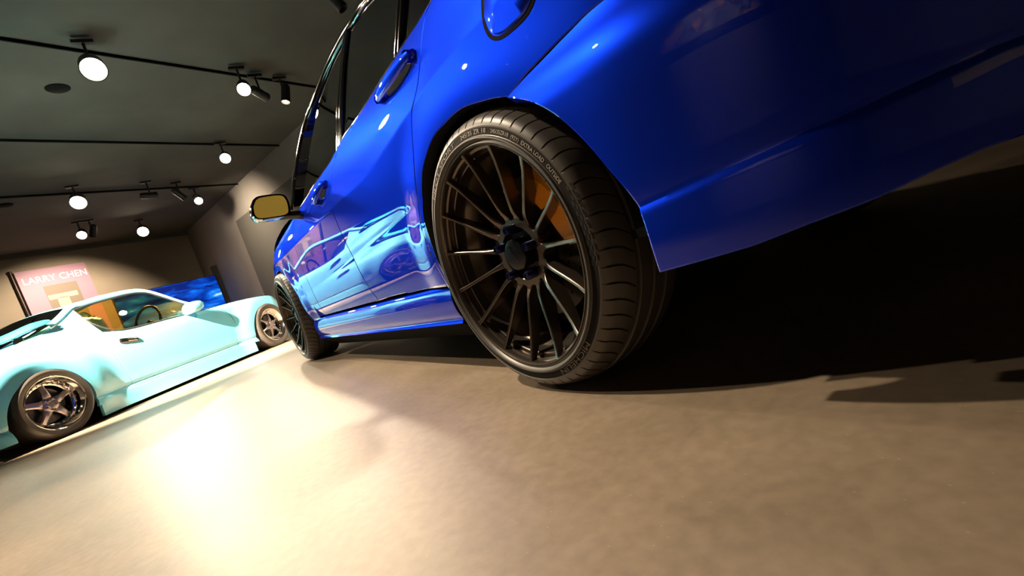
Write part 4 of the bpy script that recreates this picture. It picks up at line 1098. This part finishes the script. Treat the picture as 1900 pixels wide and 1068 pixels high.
# ------------------------------------------------------------------ ceiling tracks and lamps
dT = nrm2(on_z(0, 68, HC)-on_z(590, 160, HC)); 
WARM = (1.0, .80, .57)
def track(name, p, L, label):
    mb = MB(); a = np.array(p[:2])-dT*L/2; b = np.array(p[:2])+dT*L/2; n = np.array([-dT[1], dT[0]])*.008
    mb.prism([tuple(x) for x in (a-n, b-n, b+n, a+n)], HC-.03, HC-.0005, axis='z'); o = mb.build(name, blackmatte, None, smooth=False); tag(o, label, 'track', 'ceiling light tracks'); return o
T1 = on_z(300, 115, HC); T2 = on_z(220, 262, HC); T3 = on_z(260, 350, HC)
track('light_track', T1, 8, 'black light track on the ceiling, the one nearest the viewer')
track('light_track', T2, 8, 'black light track on the ceiling, second from the viewer')
track('light_track', T3, 7, 'black light track on the ceiling, third from the viewer')
def lamp(pos, target, power, label, on=True, spot=70, blend=.6, group='ceiling spot lamps', r=.052, color=WARM, lens=None):
    pos = np.array(pos, float); d = np.array(target, float)-pos; d /= np.linalg.norm(d)
    root = empty('spot_lamp', pos); tag(root, label, 'lamp', group)
    up = np.array([0, 0, 1.]); a = np.cross(d, up); a = a/np.linalg.norm(a) if np.linalg.norm(a) > .05 else np.array([1., 0, 0]); b = np.cross(d, a)
    R = np.stack([a, d, b], 1)                                         # local y = aim
    def rot(mb): mb.v = [tuple(R@np.array(v)) for v in mb.v]; return mb
    mb = MB(); mb.lathe([(0, -.15), (r*.7, -.15), (r*.92, -.135), (r, -.10), (r, .055), (r*1.06, .058), (r*1.06, .085), (r*.97, .085), (r*.94, .06), (r*.90, .030)], 32); rot(mb).build('housing', blackplastic, root)
    mb = MB(); mb.lathe([(0, .034), (r*.90, .032)], 32); rot(mb).build('lens', lens or (lensmat if on else lensdim), root)
    mb = MB(); mb.tube([(0, 0, 0), (0, 0, .10), (0, 0, HC-pos[2]-.03)], .012, 10); mb.box((0, 0, HC-pos[2]-.045), (.05, .16, .03)); mb.build('stem', blackplastic, root)
    if power:
        ld = bpy.data.lights.new('spot', 'SPOT'); ld.energy = power; ld.color = color; ld.spot_size = math.radians(spot); ld.spot_blend = blend; ld.shadow_soft_size = r*.8
        lo = bpy.data.objects.new('spot_light', ld); COL.objects.link(lo); lo.parent = root; lo.location = Vector((d*.10).tolist())
        lo.rotation_mode = 'QUATERNION'; lo.rotation_quaternion = Vector((-d).tolist()).to_track_quat('Z', 'Y')
    return root
def zl(p, z=2.93): return on_z(*p, z)
# seen in the picture
lamp(zl((172, 125)), (-.6, -.5, .0), 330, 'large glaring spot lamp on the nearest track, upper left', r=.095, spot=60)
lamp(zl((452, 163)), (-1.6, -.2, .4), 300, 'glaring spot lamp, left one of three on the nearest track', r=.07)
lamp(zl((485, 175)), (-6.3, 2.1, 2.6), 0, 'small unlit spot lamp turned aside between two lit lamps', on=False)
lamp(zl((530, 178)), (-5.2, .3, 0), 200, 'spot lamp with cylinder housing pointing down, nearest the blue car')
lamp(zl((418, 292)), (-2.6, -.3, .4), 300, 'glaring spot lamp on the second track by the right wall', r=.075)
lamp(zl((145, 373)), (-4.4, -1.2, .4), 400, 'wide glaring spot lamp on the third track above the coupe', r=.10)
lamp(zl((280, 362)), (-9.6, 1.5, 2.9), 0, 'unlit cylinder spot lamp lying level on the third track', on=False)
lamp(zl((335, 362)), (-10.2, 1.4, 1.4), 450, 'spot lamp in the middle of the third track turned to the wall', spot=140, blend=1.)
lamp(zl((367, 370)), (-6, .4, .4), 200, 'lit spot lamp at the right end of the third track', r=.07)
lamp(zl((265, 428)), (-6.4, -.8, .5), 250, 'bright spot lamp close to the back wall above the screen', r=.10)
lamp(zl((152, 434)), (-7, -1.6, 1), 120, 'small bright spot lamp close to the back wall above the pink panel', r=.075)
lamp(zl((625, 3)), (-3.3, 1.8, 2.2), 0, 'unlit spot lamp above the blue car roof', on=False)
# outside the frame
lamp((-2.0, -2.7, 2.93), (-5.5, -.25, .75), 13000, 'spot lamp lighting the side of the teal coupe', spot=37, blend=.5, group='lamps outside the view')
lamp((-3.1, -3.3, 2.93), (-4.6, -1.40, .65), 7500, 'spot lamp lighting the tail of the teal coupe', spot=37, blend=.5, group='lamps outside the view')
lamp((-1.2, -.95, 2.93), (-.55, -.50, .0), 520, 'spot lamp above the floor beside the doors of the blue car', spot=66, blend=.9, group='lamps outside the view')
lamp((-3.0, -1.9, 2.93), (-1.9, -.9, 0), 300, 'spot lamp lighting the floor before the blue car', spot=80, group='lamps outside the view')
pc = PA+dB*((u0+u1)/2); lamp((*(pc+nB*2.2), 2.93), (pc[0], pc[1], 1.0), 850, 'spot lamp lighting the pink panel', spot=95, group='lamps outside the view')
for p, z_, lab in (((107, 163), HC, 'round dark ceiling speaker disc near the large lamp'), ((8, 380), HC, 'small round dark ceiling disc at the left edge')):
    q = on_z(*p, HC); mb = MB(); mb.lathe([(0, -.02), (.085, -.018), (.10, -.008), (.10, -.0005)], 32, axis='z')
    o = mb.build('ceiling_speaker', blackmatte, None, loc=(q[0], q[1], HC)); tag(o, lab, 'speaker')

yc = (PC+PD)/2; lamp((3.4, .9, 2.93), (6.3, 1.0, 1.2), 65, 'spot lamp lighting the yellow board', spot=90, group='lamps outside the view')
qn = PB+dN*PICU; lamp((*(qn+nN*2.0), 2.93), (qn[0], qn[1], 1.9), 260, 'spot lamp lighting the framed photograph', spot=90, group='lamps outside the view')
